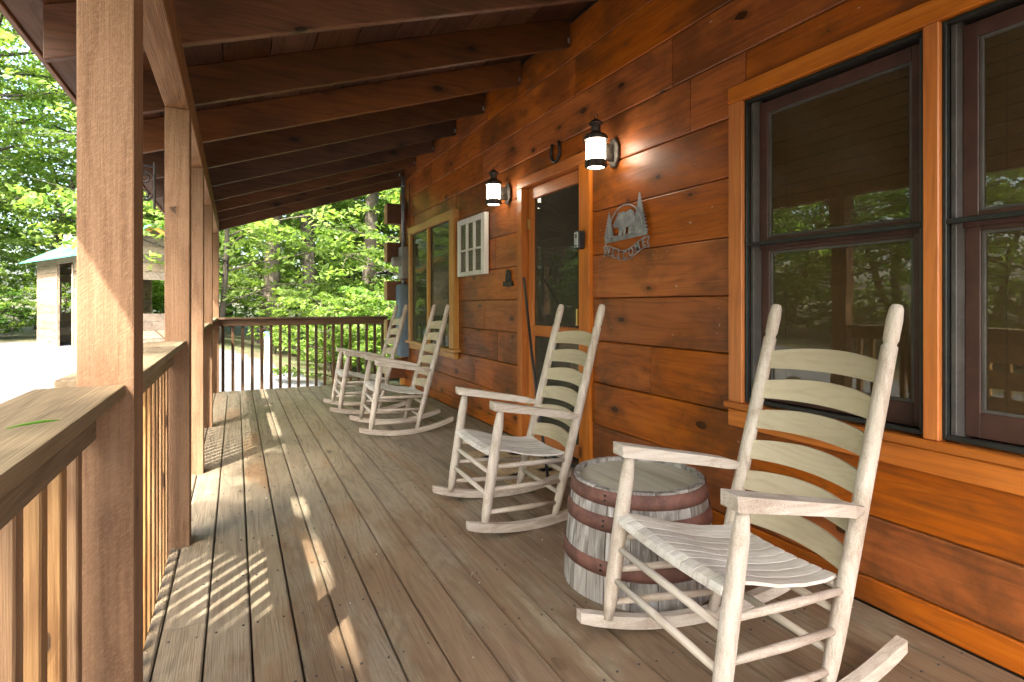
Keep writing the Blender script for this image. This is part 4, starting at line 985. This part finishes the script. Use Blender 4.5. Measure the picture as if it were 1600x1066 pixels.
und = [(-6.0, 21.3), (-9.5, 18.8), (-12.0, 16.0), (-4.5, 23.5), (-1.0, 21.5), (2.0, 22.0), (4.8, 19.4), (7.0, 18.0), (-0.2, 16.9), (9.5, 17.6), (-14.5, 13.0), (-14.5, 7.2), (-14.2, 3.0), (-15.5, -1.5), (-13.0, 23.5), (11.8, 18.5), (-16.5, 17.5), (3.8, 26.0), (-8.5, 25.0), (13.8, 20.5), (6.2, 27.0), (-15, -6), (1.6, 24.5), (5.6, 16.2), (-3.0, 27.0)]
for (x, y) in und: plant(T3, 'u', x + tr.uniform(-0.3, 0.3), y + tr.uniform(-0.3, 0.3), tr.uniform(0.85, 1.3), tr.uniform(0, 6.28))
for i in range(60):
    if i < 20: x, y = 0.3 + 0.5 * i + tr.uniform(-0.3, 0.3), 15.2 + tr.uniform(-0.6, 1.8)
    elif i < 36: x, y = -12.3 + tr.uniform(-1.2, 0.8), 1.0 + (i - 20) * 1.15
    elif i < 46: x, y = -9.6 + (i - 36) * 1.0, 20.0 + tr.uniform(-0.8, 1.0)
    else: x, y = 1.9 + (i - 46) % 5 * 0.75 + tr.uniform(-0.3, 0.3), 11.4 + (i - 46) // 5 * 1.25 + tr.uniform(-0.4, 0.4)
    plant(S1, 's', x, y, tr.uniform(0.6, 1.15), tr.uniform(0, 6.28))
def shade_tree():
    """unseen thin young tree added to dapple the deck, its leaf sprays placed for shade"""
    rs = np.random.RandomState(21); bm = bmesh.new(); bx_, by_ = -6.0, -5.2; g0 = gz(bx_, by_)
    tk = [Vector((bx_, by_, g0 - 0.3)), Vector((bx_ + 0.1, by_ + 0.15, 2.5)), Vector((bx_ + 0.35, by_ + 0.3, 5.2)), Vector((bx_ + 0.7, by_ + 0.75, 7.6)), Vector((bx_ + 0.9, by_ + 1.1, 9.6)), Vector((bx_ + 1.0, by_ + 1.3, 11.2))]
    tube(tk, [0.13, 0.105, 0.085, 0.06, 0.035, 0.012], 9, bm)
    cen = []; rr = []
    def add(x0, x1, y0, y1, n, r0):  # sprays of this added tree sit on sun rays to shade the deck
        for i in range(n):
            t = rs.uniform(7.2, 10.0); c = np.array([rs.uniform(x0, x1) - 0.515 * t, rs.uniform(y0, y1) - 0.613 * t, t]); cen.append(c); rr.append(r0 * rs.uniform(0.8, 1.25))
    add(-0.45, 0.12, 1.0, 2.2, 34, 0.26); add(0.15, 0.4, 0.9, 1.75, 12, 0.24); add(-0.35, 0.25, 3.0, 3.7, 12, 0.22); add(0.15, 0.45, 3.3, 4.4, 7, 0.2); add(-0.1, 0.5, 4.4, 5.3, 5, 0.22); add(0.2, 0.5, 6.4, 7.6, 6, 0.22)
    for i in range(26): cen.append(np.array([bx_ + 0.6 + rs.normal(0, 0.7) - 1.0, by_ + 0.6 + rs.normal(0, 0.7) - 0.6, rs.uniform(4.5, 11)])); rr.append(rs.uniform(0.25, 0.45))
    for c in cen:
        z0 = max(2.6, c[2] - 1.6 - rs.uniform(0, 0.8)); i = min(4, max(1, sum(1 for q in tk if q.z < z0) - 1)); f = (z0 - tk[i].z) / (tk[i + 1].z - tk[i].z); b0 = tk[i].lerp(tk[i + 1], f); cv = Vector(c)
        tube([b0, b0.lerp(cv, 0.5) + Vector((0, 0, 0.12)), cv], [0.014, 0.009, 0.004], 4, bm, caps=False)
    t = empty('added_shade_tree', (bx_, by_, g0), 'unseen thin young tree added for its shade, with sparse leafy sprays aimed at the deck', 'tree')
    mk('trunk', bm, M['bark'], t, 0, True, origin=(bx_, by_, g0))
    cs = sprays(rs, np.array(cen) - np.array([bx_, by_, g0]), rr, 46, 0.35)
    o = bpy.data.objects.new('crown', leaf_mesh('crown', cs, 0.5, 0.12, M['leaf2'], 8)); COL.objects.link(o); o.parent = t
shade_tree()
# the far wood, one mass of leaves on the slope
rs = np.random.RandomState(5); cen = []; rr = []
for i in range(1500):
    az = rs.uniform(R(-75), R(50)); d = rs.uniform(32, 52); x, y = d * math.sin(az), d * math.cos(az)
    cen.append((x, y, gz(x, y) + rs.uniform(0.3, 15))); rr.append(rs.uniform(0.9, 2.2))
cs = sprays(rs, np.array(cen), rr, 60, 0.4)
o = bpy.data.objects.new('far_wood', leaf_mesh('far_wood', cs, 0.6, 0.30, M['leaf'], 9)); COL.objects.link(o); tag(o, 'far leafy wood behind the nearer trees', 'wood', None, 'stuff')
